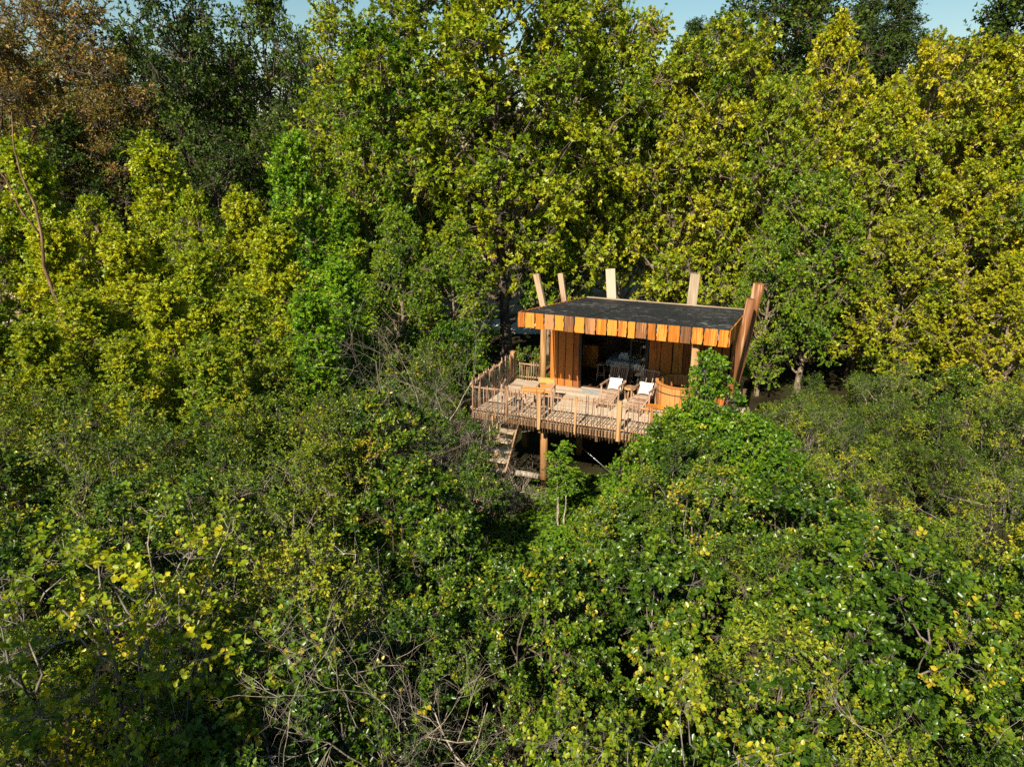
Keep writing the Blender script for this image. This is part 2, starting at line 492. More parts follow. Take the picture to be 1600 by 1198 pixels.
def grow(name, seed, H, R, hb, shape, n_lobes, lobe_r, per_lobe, twigs, lpt, twig_len, leaf, width, kind='oval',
         stems=1, trunk_r=.2, droop=0.0, tone_mu=.45, tone_sd=.2, flat=.55, upright=.5, limb_r=.5, gap=0.0):
    g = np.random.default_rng(seed)
    h01 = (np.arange(n_lobes) + g.random(n_lobes)) / n_lobes
    lr = lobe_r * g.uniform(.65, 1.25, n_lobes) * (1 - .35 * h01)
    hz = hb + (H - hb - lr * .8) * h01
    ang = np.arange(n_lobes) * 2.399963 + g.uniform(-.6, .6, n_lobes)
    rad = np.maximum(PROF[shape](h01) * R * (g.uniform(.25, 1.0, n_lobes) ** .6) - lr * .55, 0)
    C = np.stack([np.cos(ang) * rad, np.sin(ang) * rad, hz], -1)
    wood = Acc()
    # stems
    K = 9
    t = np.linspace(0, 1, K)
    st = []
    for s in range(stems):
        a = 2 * math.pi * s / stems + g.uniform(-.5, .5)
        lean = (R * .38 if stems > 1 else R * .06) * g.uniform(.6, 1.2)
        b0 = np.array([math.cos(a), math.sin(a), 0]) * (.16 * (stems > 1))
        top = np.array([math.cos(a) * lean, math.sin(a) * lean, H * (.90 if stems == 1 else g.uniform(.62, .86))])
        p = b0 + (top - b0) * t[:, None]
        w = g.normal(0, .05 * H * .25, (K, 3)); w[0] = 0; w[:, 2] = 0
        st.append(p + np.cumsum(w, 0) * .35)
    st = np.array(st)
    st[:, 0, 2] = -.25
    wood.add(*tubes(st, np.broadcast_to(trunk_r * np.maximum(1 - .88 * t, .1) * (1 + .35 * np.exp(-t * 14)), st.shape[:2]), 8))
    # limbs
    limbs = []; lrad = []
    for i in range(n_lobes):
        s = g.integers(stems) if stems == 1 else int(np.argmin(np.linalg.norm(st[:, -1, :2] - C[i, :2], axis=1)))
        hd = np.linalg.norm(C[i, :2] - st[s, K // 2, :2])
        zt = np.clip(C[i, 2] - .75 * hd - .2 * lr[i], H * .08, H * .85)
        f = np.clip(np.searchsorted(st[s, :, 2], zt), 1, K - 1)
        q = (zt - st[s, f - 1, 2]) / max(st[s, f, 2] - st[s, f - 1, 2], 1e-3)
        a = st[s, f - 1] + (st[s, f] - st[s, f - 1]) * np.clip(q, 0, 1)
        b = C[i]
        m1 = a + (b - a) * .35 + np.array([0, 0, -.02 * H]) + g.normal(0, .05 * hd + .02, 3)
        m2 = a + (b - a) * .7 + g.normal(0, .05 * hd + .02, 3)
        limbs.append([a, m1, m2, b]); r0 = trunk_r * limb_r * (1 - .75 * zt / H) + .008
        lrad.append([r0, r0 * .75, r0 * .5, r0 * .28])
    wood.add(*tubes(np.array(limbs), np.array(lrad), 6))
    # clusters
    N = n_lobes * per_lobe
    li = np.repeat(np.arange(n_lobes), per_lobe)
    out = norm(np.concatenate([C[:, :2], np.full((n_lobes, 1), 1e-3)], 1))
    d = norm(g.normal(0, 1, (N, 3)) + out[li] * .55 + np.array([0, 0, .45]))
    rr = lr[li] * g.uniform(.45, 1.08, N) ** .8
    Q = C[li] + d * rr[:, None] * np.array([1, 1, .85]) + np.array([0, 0, -1.0]) * droop * (rr[:, None])
    keep = g.random(N) > gap
    Q, d, li = Q[keep], d[keep], li[keep]; N = len(Q)
    mid = (C[li] + Q) / 2 + g.normal(0, .12, (N, 3)) * lr[li][:, None]
    r0 = np.maximum(trunk_r * .10, .006)
    wood.add(*tubes(np.stack([C[li], mid, Q], 1), np.tile(np.array([r0, r0 * .7, r0 * .4]), (N, 1)), 4))
    # twigs
    M = N * twigs
    ci = np.repeat(np.arange(N), twigs)
    td = norm(d[ci] * .7 + g.normal(0, .62, (M, 3)) + np.array([0, 0, upright]))
    tl = twig_len * g.uniform(.5, 1.2, M)
    ts = Q[ci] + g.normal(0, .10, (M, 3)) * twig_len
    te = ts + td * tl[:, None] + np.array([0, 0, -1]) * (droop * tl)[:, None]
    wood.add(*tubes(np.stack([ts - td * .25 * tl[:, None], te], 1), np.tile(np.array([r0 * .38, r0 * .15]), (M, 1)), 3))
    # leaves
    L = M * lpt
    ti = np.repeat(np.arange(M), lpt)
    u = g.uniform(.05, 1.05, L) ** .75
    pos = ts[ti] + (te - ts)[ti] * u[:, None]
    per = g.normal(0, 1, (L, 3)); per -= (per * td[ti]).sum(1, keepdims=True) * td[ti]; per = norm(per)
    ax = norm(td[ti] * (.35 + .5 * u[:, None]) + per * .85 + np.array([0, 0, -.15 - droop * .5]))
    nr = norm(np.array([0, 0, flat]) + d[ci][ti] * .45 + g.normal(0, .52, (L, 3)))
    size = leaf * (.45 + .95 * g.random(L) ** .8)
    # young leaves at twig ends and whole sprays turn colour together
    tone = np.clip(tone_mu + g.normal(0, tone_sd * .6, L) + g.normal(0, tone_sd * .8, M)[ti] + g.normal(0, tone_sd * .7, n_lobes)[li[ci]][ti], 0, 1)
    return wood.mesh(name + "_wood"), leaves_mesh(name + "_leaves", pos, ax, nr, size, width, tone, kind)

def dead_branches(name, seed, H, spread, r0, depth=5, stems=5, curl=.45, kids=3):
    depth = min(depth + 1, 5)
    g = np.random.default_rng(seed); acc = Acc()
    by = {}
    def rec(p, d, L, r, lev):
        pts = [p]; q = p.copy(); dd = d.copy()
        for _ in range(4):
            dd = norm(dd + g.normal(0, curl * .5, 3) + np.array([0, 0, .04]))
            q = q + dd * L / 4; pts.append(q.copy())
        by.setdefault(5 if lev < 2 else 3, []).append((np.array(pts), .72 * r * np.linspace(1, .42, 5)))
        if lev < depth:
            for k in range(kids if lev else kids + 1):
                f = g.integers(1, 5)
                nd = norm(dd + g.normal(0, .62, 3))
                rec(pts[f], nd, L * g.uniform(.5, .78), r * (.62 - .05 * (4 - f)), lev + 1)
    for s in range(stems):
        a = g.uniform(0, 2 * math.pi); b = g.uniform(.1, 1) * spread
        rec(np.array([math.cos(a), math.sin(a), 0]) * g.uniform(0, .2) * (stems > 1), norm(np.array([math.cos(a) * b, math.sin(a) * b, 1.0])), H * g.uniform(.4, .6), r0 * g.uniform(.6, 1), 0)
    for s, lst in by.items():
        acc.add(*tubes(np.array([x[0] for x in lst]), np.array([x[1] for x in lst]), s))
    return acc.mesh(name)

SP = {}
for k in range(4):
    SP['plane%d' % k] = grow('plane_tree', 11 + k, 16, 4.6, [3.6, 2.0, 3.2, 1.8][k], ['dome', 'spire', 'dome', 'spire'][k], 66, 1.25, 13, 4, 11, .62, .154, .95, 'star',
                             trunk_r=.24, flat=.75, upright=.25, tone_mu=.45, tone_sd=.18, gap=.08)
SP['young'] = grow('young_plane', 19, 12, 3.3, 1.2, 'cone', 62, 1.0, 13, 4, 11, .55, .125, .95, 'star', trunk_r=.13, flat=.7, upright=.45, tone_mu=.48, tone_sd=.2, gap=.05)
for k in range(5):
    SP['glossy%d' % k] = grow('broad_shrub', 31 + k, 4.4, 1.75, .9, ['dome', 'spire', 'dome', 'vase', 'spire'][k], 24, .62, 13, 5, 13, .27, [.056, .066, .074, .060, .070][k], [.72, .62, .74, .55, .7][k], 'oval',
                              stems=4, trunk_r=.045, flat=.5, upright=.8, tone_mu=.42, tone_sd=.26, gap=.16)
for k in range(4):
    SP['olive%d' % k] = grow('willow_shrub', 51 + k, 5.0, 1.9, .9, ['vase', 'dome', 'vase', 'spire'][k], 24, .66, 13, 5, 11, .36, [.068, .060, .072, .064][k], [.42, .5, .38, .55][k], 'oval',
                             stems=5, trunk_r=.05, flat=.35, upright=.7, tone_mu=.45, tone_sd=.26, gap=.20)
for k in range(3):
    SP['dark%d' % k] = grow('dark_tree', 71 + k, 17, 4.8, 3.0, ['dome', 'spire', 'dome'][k], 60, 1.35, 13, 4, 8, .75, .175, .6, 'oval',
                            trunk_r=.30, flat=.6, upright=.3, tone_mu=.42, tone_sd=.2, gap=.10)
SP['conifer'] = grow('conifer', 81, 19, 3.4, 1.5, 'cone', 80, 1.0, 12, 5, 7, .6, .16, .36, 'oval', trunk_r=.28, flat=.5, upright=.0, droop=.25, tone_mu=.35, tone_sd=.15, gap=.05)
SP['feather'] = grow('autumn_tree', 85, 15, 5.2, 3.0, 'dome', 56, 1.3, 13, 5, 10, .9, .15, .40, 'oval', trunk_r=.26, flat=.3, upright=.5, tone_mu=.36, tone_sd=.25, gap=.10)
SP['slender'] = grow('slender_tree', 87, 17, 2.2, 3.5, 'spire', 34, .9, 11, 4, 8, .7, .17, .7, 'star', trunk_r=.17, flat=.5, upright=.3, tone_mu=.5, tone_sd=.2, gap=.25)
SP['sapling'] = grow('yellow_sapling', 91, 4.8, 1.7, 1.4, 'vase', 26, .40, 6, 4, 9, .28, .058, .75, 'oval', stems=3, trunk_r=.035, flat=.8, upright=.3, tone_mu=.5, tone_sd=.2, gap=.15)
SP['bush'] = grow('laurel_bush', 95, 4.0, 2.3, .5, 'dome', 60, .62, 11, 5, 10, .26, .085, .66, 'oval', stems=6, trunk_r=.06, flat=.5, upright=.55, tone_mu=.5, tone_sd=.2, gap=.02)
SP['shoot'] = grow('leafy_shoot', 97, 5.6, .75, 2.0, 'spire', 20, .36, 7, 4, 9, .24, .085, .62, 'oval', stems=3, trunk_r=.035, flat=.4, upright=.6, tone_mu=.5, tone_sd=.2, gap=.05)

def plant(name, sp, loc, scale, rz, label, cat, group, leafm, barkm, sxy=None, tilt=(0, 0)):
    wood, leaf = SP[sp]
    root = empty(name, loc, rz)
    root.rotation_euler = (tilt[0], tilt[1], rz)
    s2 = sxy if sxy else scale
    root.scale = (s2, s2, scale)
    for nm, me, m in (("trunk", wood, BARK[barkm]), ("crown", leaf, LEAF[leafm])):
        if not me.materials: me.materials.append(m)
        o = bpy.data.objects.new(nm, me); col.objects.link(o); o.parent = root
        o.material_slots[0].link = 'OBJECT'; o.material_slots[0].material = m
    tag(root, label, cat, group)
    return root

HT = {'young': 12, 'plane': 16, 'dark': 17, 'conifer': 19, 'feather': 15, 'slender': 17, 'glossy': 4.4, 'olive': 5.0, 'sapling': 4.8, 'bush': 4.0, 'shoot': 5.6}
def kind_of(sp): return sp.rstrip('0123456789')
prng = random.Random(5)
def tree_at(px, top, Y, sp, leafm, barkm, label, name, group, wide=1.0):
    """tree whose top shows at (px, top) and which stands Y metres ahead"""
    q = at_depth(px, top, Y); z0 = float(ground_z(q.x, Y))
    s = (q.z - z0) / HT[kind_of(sp)]
    return plant(name, sp, (q.x, Y, z0), s, prng.uniform(0, 6.28), label, "tree", group, leafm, barkm, sxy=s * wide)

def nearby(X, Y, marks):
    return min(marks, key=lambda m: (m[0][0] - X) ** 2 + (m[0][1] - Y) ** 2)[1]
TMARKS = [((-.3, 36.5), "beside the gravel track"), ((-5.5, 36), "next to the slender pale trunk"), ((4.5, 38.5), "behind the cabin's broad pale planks"), ((11, 36), "behind the leaning red poles"),
          ((17, 33), "in the yellow bank of foliage past the poles"), ((23, 31), "at the end of the yellow bank of foliage"), ((13, 30), "beside the cabin's shaded end wall"), ((-5, 31.5), "over the thicket outside the side railing")]
LM = {'lime': 'lime', 'plane': "yellow green", 'plane_yellow': "yellow", 'plane_green': "green"}
def plane_label(px, top, Y, lm):
    X = at_depth(px, top, Y).x
    return ("tall " if top < 140 else "shorter ") + LM[lm] + " plane tree " + nearby(X, Y, TMARKS)
for i, (px, top, Y, lm, w) in enumerate([(790, -70, 36.5, 'plane', 1.0), (655, -40, 38.5, 'plane', .95), (905, -25, 38.5, 'plane', .85), (585, 40, 37, 'plane_green', .9),
                                    (985, 10, 40, 'plane', .85), (620, 330, 30.5, 'plane_green', .9), (560, 200, 34.5, 'plane_green', .9), (708, 345, 31.0, 'plane_green', 1.0), (860, 230, 37, 'plane_green', .7)]):
    tree_at(px, top, Y, 'plane%d' % [0, 2, 2, 1, 0, 3, 1, 3, 0][i], lm, 'dark' if i == 0 else 'plane', plane_label(px, top, Y, lm), "plane_tree", "plane trees behind the cabin", w)  # first tree gets darker bark: shade on its trunk put into the colour
for i, (px, top, Y, lm, w) in enumerate([(1075, 60, 39, 'plane_yellow', .9), (1150, 25, 37.5, 'plane_yellow', .85), (1310, 35, 36.5, 'plane_yellow', .8), (1490, 55, 34.5, 'plane_yellow', .85),
                                    (1590, 60, 33, 'plane_yellow', .9), (1225, 120, 34.5, 'plane', .8), (1400, 130, 33, 'plane', .9), (1290, 270, 30.5, 'plane_green', .95),
                                    (1545, 250, 30, 'plane_yellow', 1.0), (1430, 330, 28.5, 'plane_yellow', 1.05), (1215, 330, 30, 'plane_green', .8), (1680, 100, 31, 'plane', 1.0), (1600, 400, 26.5, 'plane_yellow', 1.1)]):
    tree_at(px, top, Y, 'plane%d' % ((i + 1) % 4), lm, 'plane', plane_label(px, top, Y, lm), "plane_tree", "plane trees beside the leaning poles", w)
YL = ["bright yellow plane tree with pointed top before the dark oaks", "green yellow plane tree with pointed top beside the slender pale trunk", "yellow plane tree behind the leaning dead trunk",
      "low spreading yellow plane tree before the pointed yellow one", "low yellow plane tree beside the leaning dead trunk", "low yellow green plane tree between the two pointed ones", "green plane tree under the slender pale trunk", "yellow green plane tree past the leaning dead trunk",
      "young green yellow plane tree at the foot of the dead trunk", "young bright yellow plane tree between thicket and pointed yellow plane", "small yellow plane sapling rising from the willow thicket", "small yellow green plane sapling under the two pointed planes", "small green plane sapling behind the railing's leafless branches", "lowest plane sapling beside the leaning dead trunk", "green plane sapling past the dead trunk's foot", "lime plane sapling standing among the tall willow shrubs", "yellow green plane sapling among willows below the slender trunk", "yellow green plane sapling deep in the willow thicket", "green plane sapling among the shrubs toward the side railing",
      "short plane sapling among willows above the yellow saplings", "short green plane sapling among willows above the bare pale stem"]
for i, (px, top, Y, lm, w) in enumerate([(235, 218, 30.5, 'lime', 1.0), (450, 205, 32, 'lime_green', .9), (30, 215, 29, 'lime', .95), (300, 300, 29, 'lime', .85),
                                    (140, 310, 28, 'lime', .85), (375, 300, 29.5, 'lime', 1.0), (530, 300, 33, 'lime_green', 1.0), (-70, 260, 28, 'plane', .9),
                                    (75, 345, 25.5, 'lime', 1.1), (190, 360, 24.5, 'lime', 1.15), (300, 385, 25.5, 'lime', 1.1), (425, 350, 26.5, 'lime', 1.1), (530, 400, 26, 'lime_green', 1.15), (120, 450, 22.5, 'plane', 1.3), (-30, 480, 22, 'plane_green', 1.3), (250, 440, 22, 'lime', 1.15), (375, 445, 22.5, 'plane', 1.15), (50, 500, 20, 'plane', 1.2), (480, 455, 23, 'lime_green', 1.15), (190, 525, 19.5, 'plane', 1.2), (320, 530, 19.5, 'plane_green', 1.2)]):
    tree_at(px, top, Y, 'young' if i in (0, 1, 2, 5, 6) or i >= 8 else 'plane%d' % (1 + 2 * (i % 2)), lm, 'plane', YL[i], "plane_tree", "young plane trees before the oaks", w)

plant("plane_tree", 'plane0', (-8.8, -1.6, float(ground_z(-8.8, -1.6))), .78, 1.0, "unseen plane tree added to shade the dark hollow under the yellow saplings", "tree", None, 'plane_green', 'plane')  # out-of-view tree behind the camera, added to cast shade over the hollow
# trees at the back, left to right
AU = "feathery tree with rust brown autumn leaves against the sky"
for px, top, Y, w in ((55, -10, 45, 1.1), (-60, 30, 42, 1.1), (150, 150, 43, .9)):
    tree_at(px, top, Y, 'feather', 'autumn', 'dark', AU, "autumn_tree", "rust brown autumn trees", w)
OMARKS = [((-27, 42), "under the rust brown trees"), ((-20, 44), "behind the pointed yellow plane tree"), ((-13, 46), "between the pointed plane trees"), ((-9, 48), "behind the slender pale trunk")]
for i, (px, top, Y, w, lm) in enumerate([(265, -40, 46, .85, 'dark'), (405, -40, 50, .8, 'mid'), (330, 80, 48, .75, 'mid'), (205, 200, 42, 1.0, 'dark'), (90, 180, 40, 1.1, 'dark'),
                                    (330, 200, 40, 1.0, 'dark'), (450, 160, 43, .9, 'dark'), (560, 60, 50, .9, 'mid'), (500, 230, 39, .8, 'dark')]):
    tree_at(px, top, Y, 'dark%d' % (i % 3), lm, 'dark', ("tall " if top < 0 else "middling " if top < 100 else "low ") + {'dark': 'dark', 'mid': 'green'}[lm] + " oak tree " + nearby(at_depth(px, top, Y).x, Y, OMARKS), "oak_tree", "dark oaks behind the young planes", w)
tree_at(512, -60, 41, 'slender', 'plane', 'grey', "slender tree with a bare pale trunk between oak and plane trees", "slender_tree", None, 1.0)
CF = "dark evergreen tree rising over the yellow plane trees"
for i, (px, top, Y, w) in enumerate([(1090, 25, 60, 1.0), (1215, -60, 54, 1.1), (1290, -50, 55, 1.1), (1360, -10, 58, 1.1), (1420, -60, 52, 1.15), (1590, -20, 47, 1.0), (1700, -40, 48, 1.2)]):
    tree_at(px, top, Y, ['conifer', 'dark0', 'dark1'][i % 3] if i != 4 else 'conifer', 'dark', 'dark', CF, "evergreen_tree", "dark evergreens over the planes", w)
FW = "tree of the far wood closing the view behind the gravel track"
for i in range(26):
    px = -200 + i * 80 + prng.uniform(-25, 25); Y = prng.uniform(58, 76)
    tree_at(px, prng.uniform(40, 130), Y, 'dark%d' % (i % 3), prng.choice(['dark', 'mid', 'dark']), 'dark', FW, "forest_tree", "trees of the far wood", 1.15)

# ------------------------------------------------------------------ thicket in front: single shrubs
def limit_h(px, Y):
    """canopy height wanted at a point of the thicket, from where its top shows in the photograph"""
    if px < 560: h = 4.2 - .05 * max(0, Y - 18)
    elif px < 750:
        h = min(4.2 - .02 * (Y - 8), CAM_H - .41 * Y) if px > 630 else 4.2 - .02 * (Y - 8)
    elif px < 1015:
        h = min(4.3, CAM_H - .505 * Y - (.9 if 785 < px < 960 else .25))
    elif px < 1220:
        h = min(4.3, 4.3 - .02 * Y)
    else: h = 4.3 - .10 * max(0, Y - 12)
    return h
SH = {'glossy': "broad leaved shrub", 'olive': "olive green willow shrub", 'olive_yellow': "yellowing willow shrub"}
SG = {'glossy': "broad leaved shrubs", 'olive': "willow shrubs", 'olive_yellow': "yellowing willow shrubs"}
MARKS = [((-.5, 17.8), "below the deck stairs"), ((3.0, 16.0), "below the front railing"), ((-3.5, 21.5), "outside the side railing"), ((6.0, 15.5), "below the big bright green bush"),
         ((9.5, 18.5), "on the outer side of the big bright bush"), ((10.5, 23.0), "beside the foot of the leaning poles"), ((-1.0, 8.5), "around the tangled bare shrub"), ((-4.3, 9.0), "around the bare pale stem"),
         ((-5.5, 8.0), "around the yellow saplings"), ((-14.0, 22.5), "below the leaning dead trunk"), ((-9.0, 16.0), "between dead trunk and yellow saplings"), ((1.4, 6.3), "around the pale yellow leaved shrub"),
         ((5.0, 8.5), "between the pale yellow shrub and the bright bush"), ((-5.0, 14.0), "between the stairs and the yellow saplings"), ((12.0, 13.0), "in the olive thicket facing the leaning poles"), ((-8.0, 25.0), "before the young plane trees")]
srng = random.Random(17)
KEEP_OUT = [(.9, 17.8, 2.2), (.65, 15.4, 1.3), (-1.05, 7.6, 1.25), (-2.0, 8.4, .8), (-3.3, 9.0, .7), (.42, 6.2, .6), (-1.9, 19.4, 1.2)]
Y = 5.2
row = 0
while Y < 29:
    step = 1.6 + .055 * Y
    half = Y * .86 + 2.5
    x = -half + srng.uniform(0, step)
    while x < half:
        X = x + srng.uniform(-.35, .35) * step; YY = Y + srng.uniform(-.4, .4) * step
        x += step
        px, py = px_of((X, YY, 3.5))
        if px < -160 or px > 1760: continue
        q = Vector((X, YY, 0)) - HO; u = q.dot(HE); v = q.dot(HD)
        if px < 170 and YY < 8.6 and srng.random() < .8: continue      # dark hollow
        if any((X - a) ** 2 + (YY - b_) ** 2 < r * r for a, b_, r in KEEP_OUT): continue
        if -1.2 < u < 9.2 and -.9 < v < 9.5: continue              # the cabin's own plot
        if 735 < px < 1240 and YY > 24: continue
        h = limit_h(px, YY) * (srng.uniform(.72, 1.16) if not 630 < px < 1220 else srng.uniform(.75, 1.03))
        if YY < 7: h = min(h, 4.0)
        if h < .9: continue
        s_ = srng.random()
        if px < 600 and YY > 9.5: sp = 'olive' if s_ < .72 else 'glossy'
        elif px > 1200 and YY > 11: sp = 'olive' if s_ < .8 else 'glossy'
        elif px < 420: sp = 'olive' if s_ < .45 else 'glossy'
        else: sp = 'glossy' if s_ < .85 else 'olive'
        k = srng.randrange(5 if sp == 'glossy' else 4)
        lm = 'glossy'
        if sp == 'olive': lm = 'olive_yellow' if srng.random() < (.55 if px < 330 and YY > 14 else .22) else 'olive'
        z0 = float(ground_z(X, YY))
        hs = h / HT[sp]
        if hs < .55: wd = .62
        else: wd = hs
        near = nearby(X, YY, MARKS)
        lab = ("tall " if h > 4.4 else "low " if h < 3.2 else "rounded ") + SH[lm] + " " + near
        grp = SG[lm] + " " + near
        plant({'glossy': "broadleaf_shrub", 'olive': "willow_shrub"}[sp], sp + str(k), (X, YY, z0), hs, srng.uniform(0, 6.28), lab, "shrub", grp, lm,
              srng.choice(['grey', 'dark', 'dark', 'grey', 'grey', 'pale']), sxy=wd * srng.uniform(.95, 1.15), tilt=(srng.uniform(-.08, .08), srng.uniform(-.08, .08)))
    Y += step * .8
    row += 1

def one(sp, px, py, Y, name, label, leafm, barkm, cat="shrub", wide=1.0, group=None, rz=0.0):
    q = at_depth(px, py, Y); z0 = float(ground_z(q.x, Y)); s = (q.z - z0) / HT[kind_of(sp)]
    return plant(name, sp, (q.x, Y, z0), s, rz, label, cat, group, leafm, barkm, sxy=s * wide)
one('bush', 1090, 640, 18.0, "laurel_bush", "big rounded bright green bush hiding the deck corner by the tub", 'fresh', 'grey', wide=1.0, rz=.4)
one('bush', 1160, 655, 17.2, "laurel_bush", "bright green bush spreading below the foot of the leaning poles", 'fresh', 'grey', wide=.9, rz=2.4)
one('bush', 1040, 690, 17.0, "laurel_bush", "low bright green bush hiding the last railing post", 'fresh', 'grey', wide=.75, rz=4.0)
one('glossy1', 752, 728, 17.2, "broadleaf_shrub", "leafy shrub hiding the lower steps of the stairs", 'glossy', 'grey', wide=.9, rz=.5)
one('glossy3', 722, 655, 18.9, "broadleaf_shrub", "green shrub growing against the outer corner of the railing", 'glossy', 'grey', wide=.9, rz=2.5)
one('olive1', 676, 590, 21.6, "willow_shrub", "willow shrub behind the leafless grey branches by the railing", 'olive', 'grey', wide=.9, rz=1.5)
one('glossy0', 640, 545, 23.6, "broadleaf_shrub", "tall green shrub in the shade of the big plane tree", 'glossy', 'grey', wide=.9, rz=3.5)
one('glossy2', 712, 500, 27.5, "broadleaf_shrub", "tall leafy shrub standing in front of the gravel track", 'fresh', 'grey', wide=.8, rz=1.1)
one('glossy4', 748, 545, 28.5, "broadleaf_shrub", "shady green shrub between side railing and the big trunk", 'glossy', 'grey', wide=1.0, rz=2.1)
one('glossy0', 822, 545, 27.6, "broadleaf_shrub", "shady shrub behind the low stick fence", 'glossy', 'grey', wide=1.1, rz=4.1)
one('olive3', 668, 530, 26.0, "willow_shrub", "slim willow shrub beside the tall leafy shrub at the track", 'olive', 'grey', wide=.8, rz=5.1)
one('olive0', 1225, 628, 22.0, "willow_shrub", "willow shrub closing the gap beside the bright bush", 'olive', 'grey', wide=1.1, rz=.7)
one('olive2', 1280, 612, 23.5, "willow_shrub", "willow shrub under the low boughs of the yellow planes", 'olive', 'grey', wide=1.1, rz=2.7)
one('glossy3', 1185, 640, 20.0, "broadleaf_shrub", "broad leaved shrub at the foot of the leaning poles", 'glossy', 'grey', wide=1.0, rz=1.7)
one('shoot', 1103, 548, 17.8, "leafy_shoot", "slim leafy shoots reaching up before the roof corner", 'fresh', 'grey', rz=1.0, wide=.75)
one('shoot', 1122, 560, 18.4, "leafy_shoot", "second sprig of leafy shoots beside the leaning poles", 'fresh', 'grey', rz=3.0, wide=1.1)
one('shoot', 878, 692, 18.6, "leafy_shoot", "small leafy sapling standing before the dark space under the deck", 'fresh', 'pale', rz=2.0, wide=1.6)
one('sapling', 200, 800, 8.8, "yellow_sapling", "sparse sapling with bright yellow leaves by the dark hollow", 'yellow', 'pale', wide=1.0, rz=.3)
one('sapling', 110, 860, 8.0, "yellow_sapling", "wide sparse yellow leaved sapling over the dark hollow", 'yellow', 'grey', wide=1.2, rz=1.9)
one('sapling', 215, 985, 7.2, "yellow_sapling", "low yellow leaved sapling below the two larger ones", 'yellow', 'grey', wide=.6, rz=4.2)
one('sapling', 1020, 1080, 6.0, "yellowing_shrub", "pale yellow leaved shrub among the dark broadleaf shrubs", 'olive_yellow', 'grey', wide=.8, rz=2.2)

# dead, bare shrubs and trunks
def dead(name, px, py, Y, seed, H, spread, r, label, barkm, depth=4, stems=5, z=None, cat="dead shrub", kids=3):
    q = at_depth(px, py, Y)
    zz = float(ground_z(q.x, Y)) if z is None else z
    me = dead_branches(name, seed, H, spread, r, depth, stems, kids=kids); me.materials.append(BARK[barkm])
    o = link_mesh(name, me); o.location = (q.x, Y, zz); tag(o, label, cat)
    return o
dead("dead_shrub", 655, 1000, 7.6, 3, 4.9, .55, .05, "bare pale shrub with tangled branches in the thicket", 'pale', 4, 5)
dead("dead_shrub", 545, 960, 8.4, 4, 4.9, .35, .045, "bare upright pale stems beside the tangled bare shrub", 'pale', 2, 3)
dead("dead_shrub", 812, 740, 19.4, 6, 1.8, 1.0, .03, "grey leafless bush at the foot of the stairs", 'pale', 4, 7)
dead("dead_shrub", 694, 560, 19.4, 7, 5.6, .45, .045, "grey leafless branches standing by the railing's outer corner", 'pale', 4, 6)
dead("dead_shrub", 716, 560, 19.9, 27, 4.6, .4, .035, "thin leafless stems growing up against the side railing", 'pale', 4, 3)
dead("dead_shrub", 395, 960, 9.0, 8, 4.1, .3, .05, "pale bare stem showing between olive willow shrubs", 'pale', 2, 2)
dead("dead_shrub", 1235, 690, 21.5, 9, 3.0, .8, .04, "forked bare branch lying beside the bright green bush", 'pale', 3, 3)
dead("dead_shrub", 870, 1060, 6.2, 10, 4.4, .4, .045, "bare pale stem rising beside the yellow leaved shrub", 'pale', 3, 3)

dead("dead_shrub", 365, 850, 11.0, 12, 4.4, .3, .04, "pair of whitish bare stems among the olive willows", 'pale', 2, 2)
dead("dead_shrub", 520, 860, 10.5, 13, 4.5, .3, .045, "crooked whitish trunk showing between two broad leaved shrubs", 'pale', 2, 2)
dead("dead_shrub", 1390, 980, 7.6, 14, 4.3, .9, .025, "thin bare twigs poking out of the broad leaved shrubs", 'pale', 3, 4)
dead("dead_shrub", 60, 985, 8.0, 15, 4.6, 1.0, .03, "bare brown twigs over the dark hollow", 'grey', 3, 3)
dead("dead_shrub", 1590, 745, 15.0, 16, 3.9, .8, .03, "pale dry sticks in the olive thicket", 'pale', 3, 4)

t0 = at_depth(108, 545, 24); t1 = at_depth(12, 175, 24)
pts = [t0 + (t1 - t0) * f for f in np.linspace(0, 1, 9)]
pts = [Vector((t0.x + .6, 24, 0))] + [p + Vector((.14 * math.sin(i * 1.7), 0, 0)) for i, p in enumerate(pts)]
dt = empty("dead_tree", (pts[0].x, pts[0].y, 0)); tag(dt, "tall leaning dead trunk standing bare over the yellow trees", "dead tree")
pole("trunk", dt, [p - pts[0] for p in pts], [.085, .075, .068, .062, .055, .048, .04, .032, .022, .008], 8, BARK['red'], 1, .06)
fk = pts[5] - pts[0]
pole("branch", dt, [fk, fk + Vector((-.5, 0, .8)), fk + Vector((-.9, .1, 1.9)), fk + Vector((-1.5, .1, 2.8))], [.034, .027, .018, .006], 6, BARK['red'], 2, .06)

# ------------------------------------------------------------------ low creeping plants before the deck
g_ = np.random.default_rng(3)
N = 24000
cx = g_.uniform(-4.5, 5.0, N); cy = g_.uniform(12.5, 21.6, N)
mound = .35 + .3 * np.sin(cx * 1.3 + 1) * np.sin(cy * .9) + .25 * np.sin(cx * 2.9) * np.sin(cy * 2.3 + 2)
cz = ground_z(cx, cy) + np.where(cy > 18, .22, .55) * np.clip(mound, .05, 1) * g_.uniform(.3, 1.0, N) ** .5
ax = norm(np.stack([g_.normal(0, 1, N), g_.normal(0, 1, N), g_.normal(.1, .4, N)], -1))
nr = norm(np.stack([g_.normal(0, .35, N), g_.normal(-.1, .35, N), np.ones(N)], -1))
me = leaves_mesh("creeping_plants", np.stack([cx, cy, cz], -1), ax, nr, g_.uniform(.06, .13, N), .8, np.clip(g_.normal(.5, .22, N), 0, 1), 'oval')
me.materials.append(LEAF['creeper'])
tag(link_mesh("creeping_plants", me), "bright green creeping plants covering the ground before the deck", "ground cover", kind="stuff")

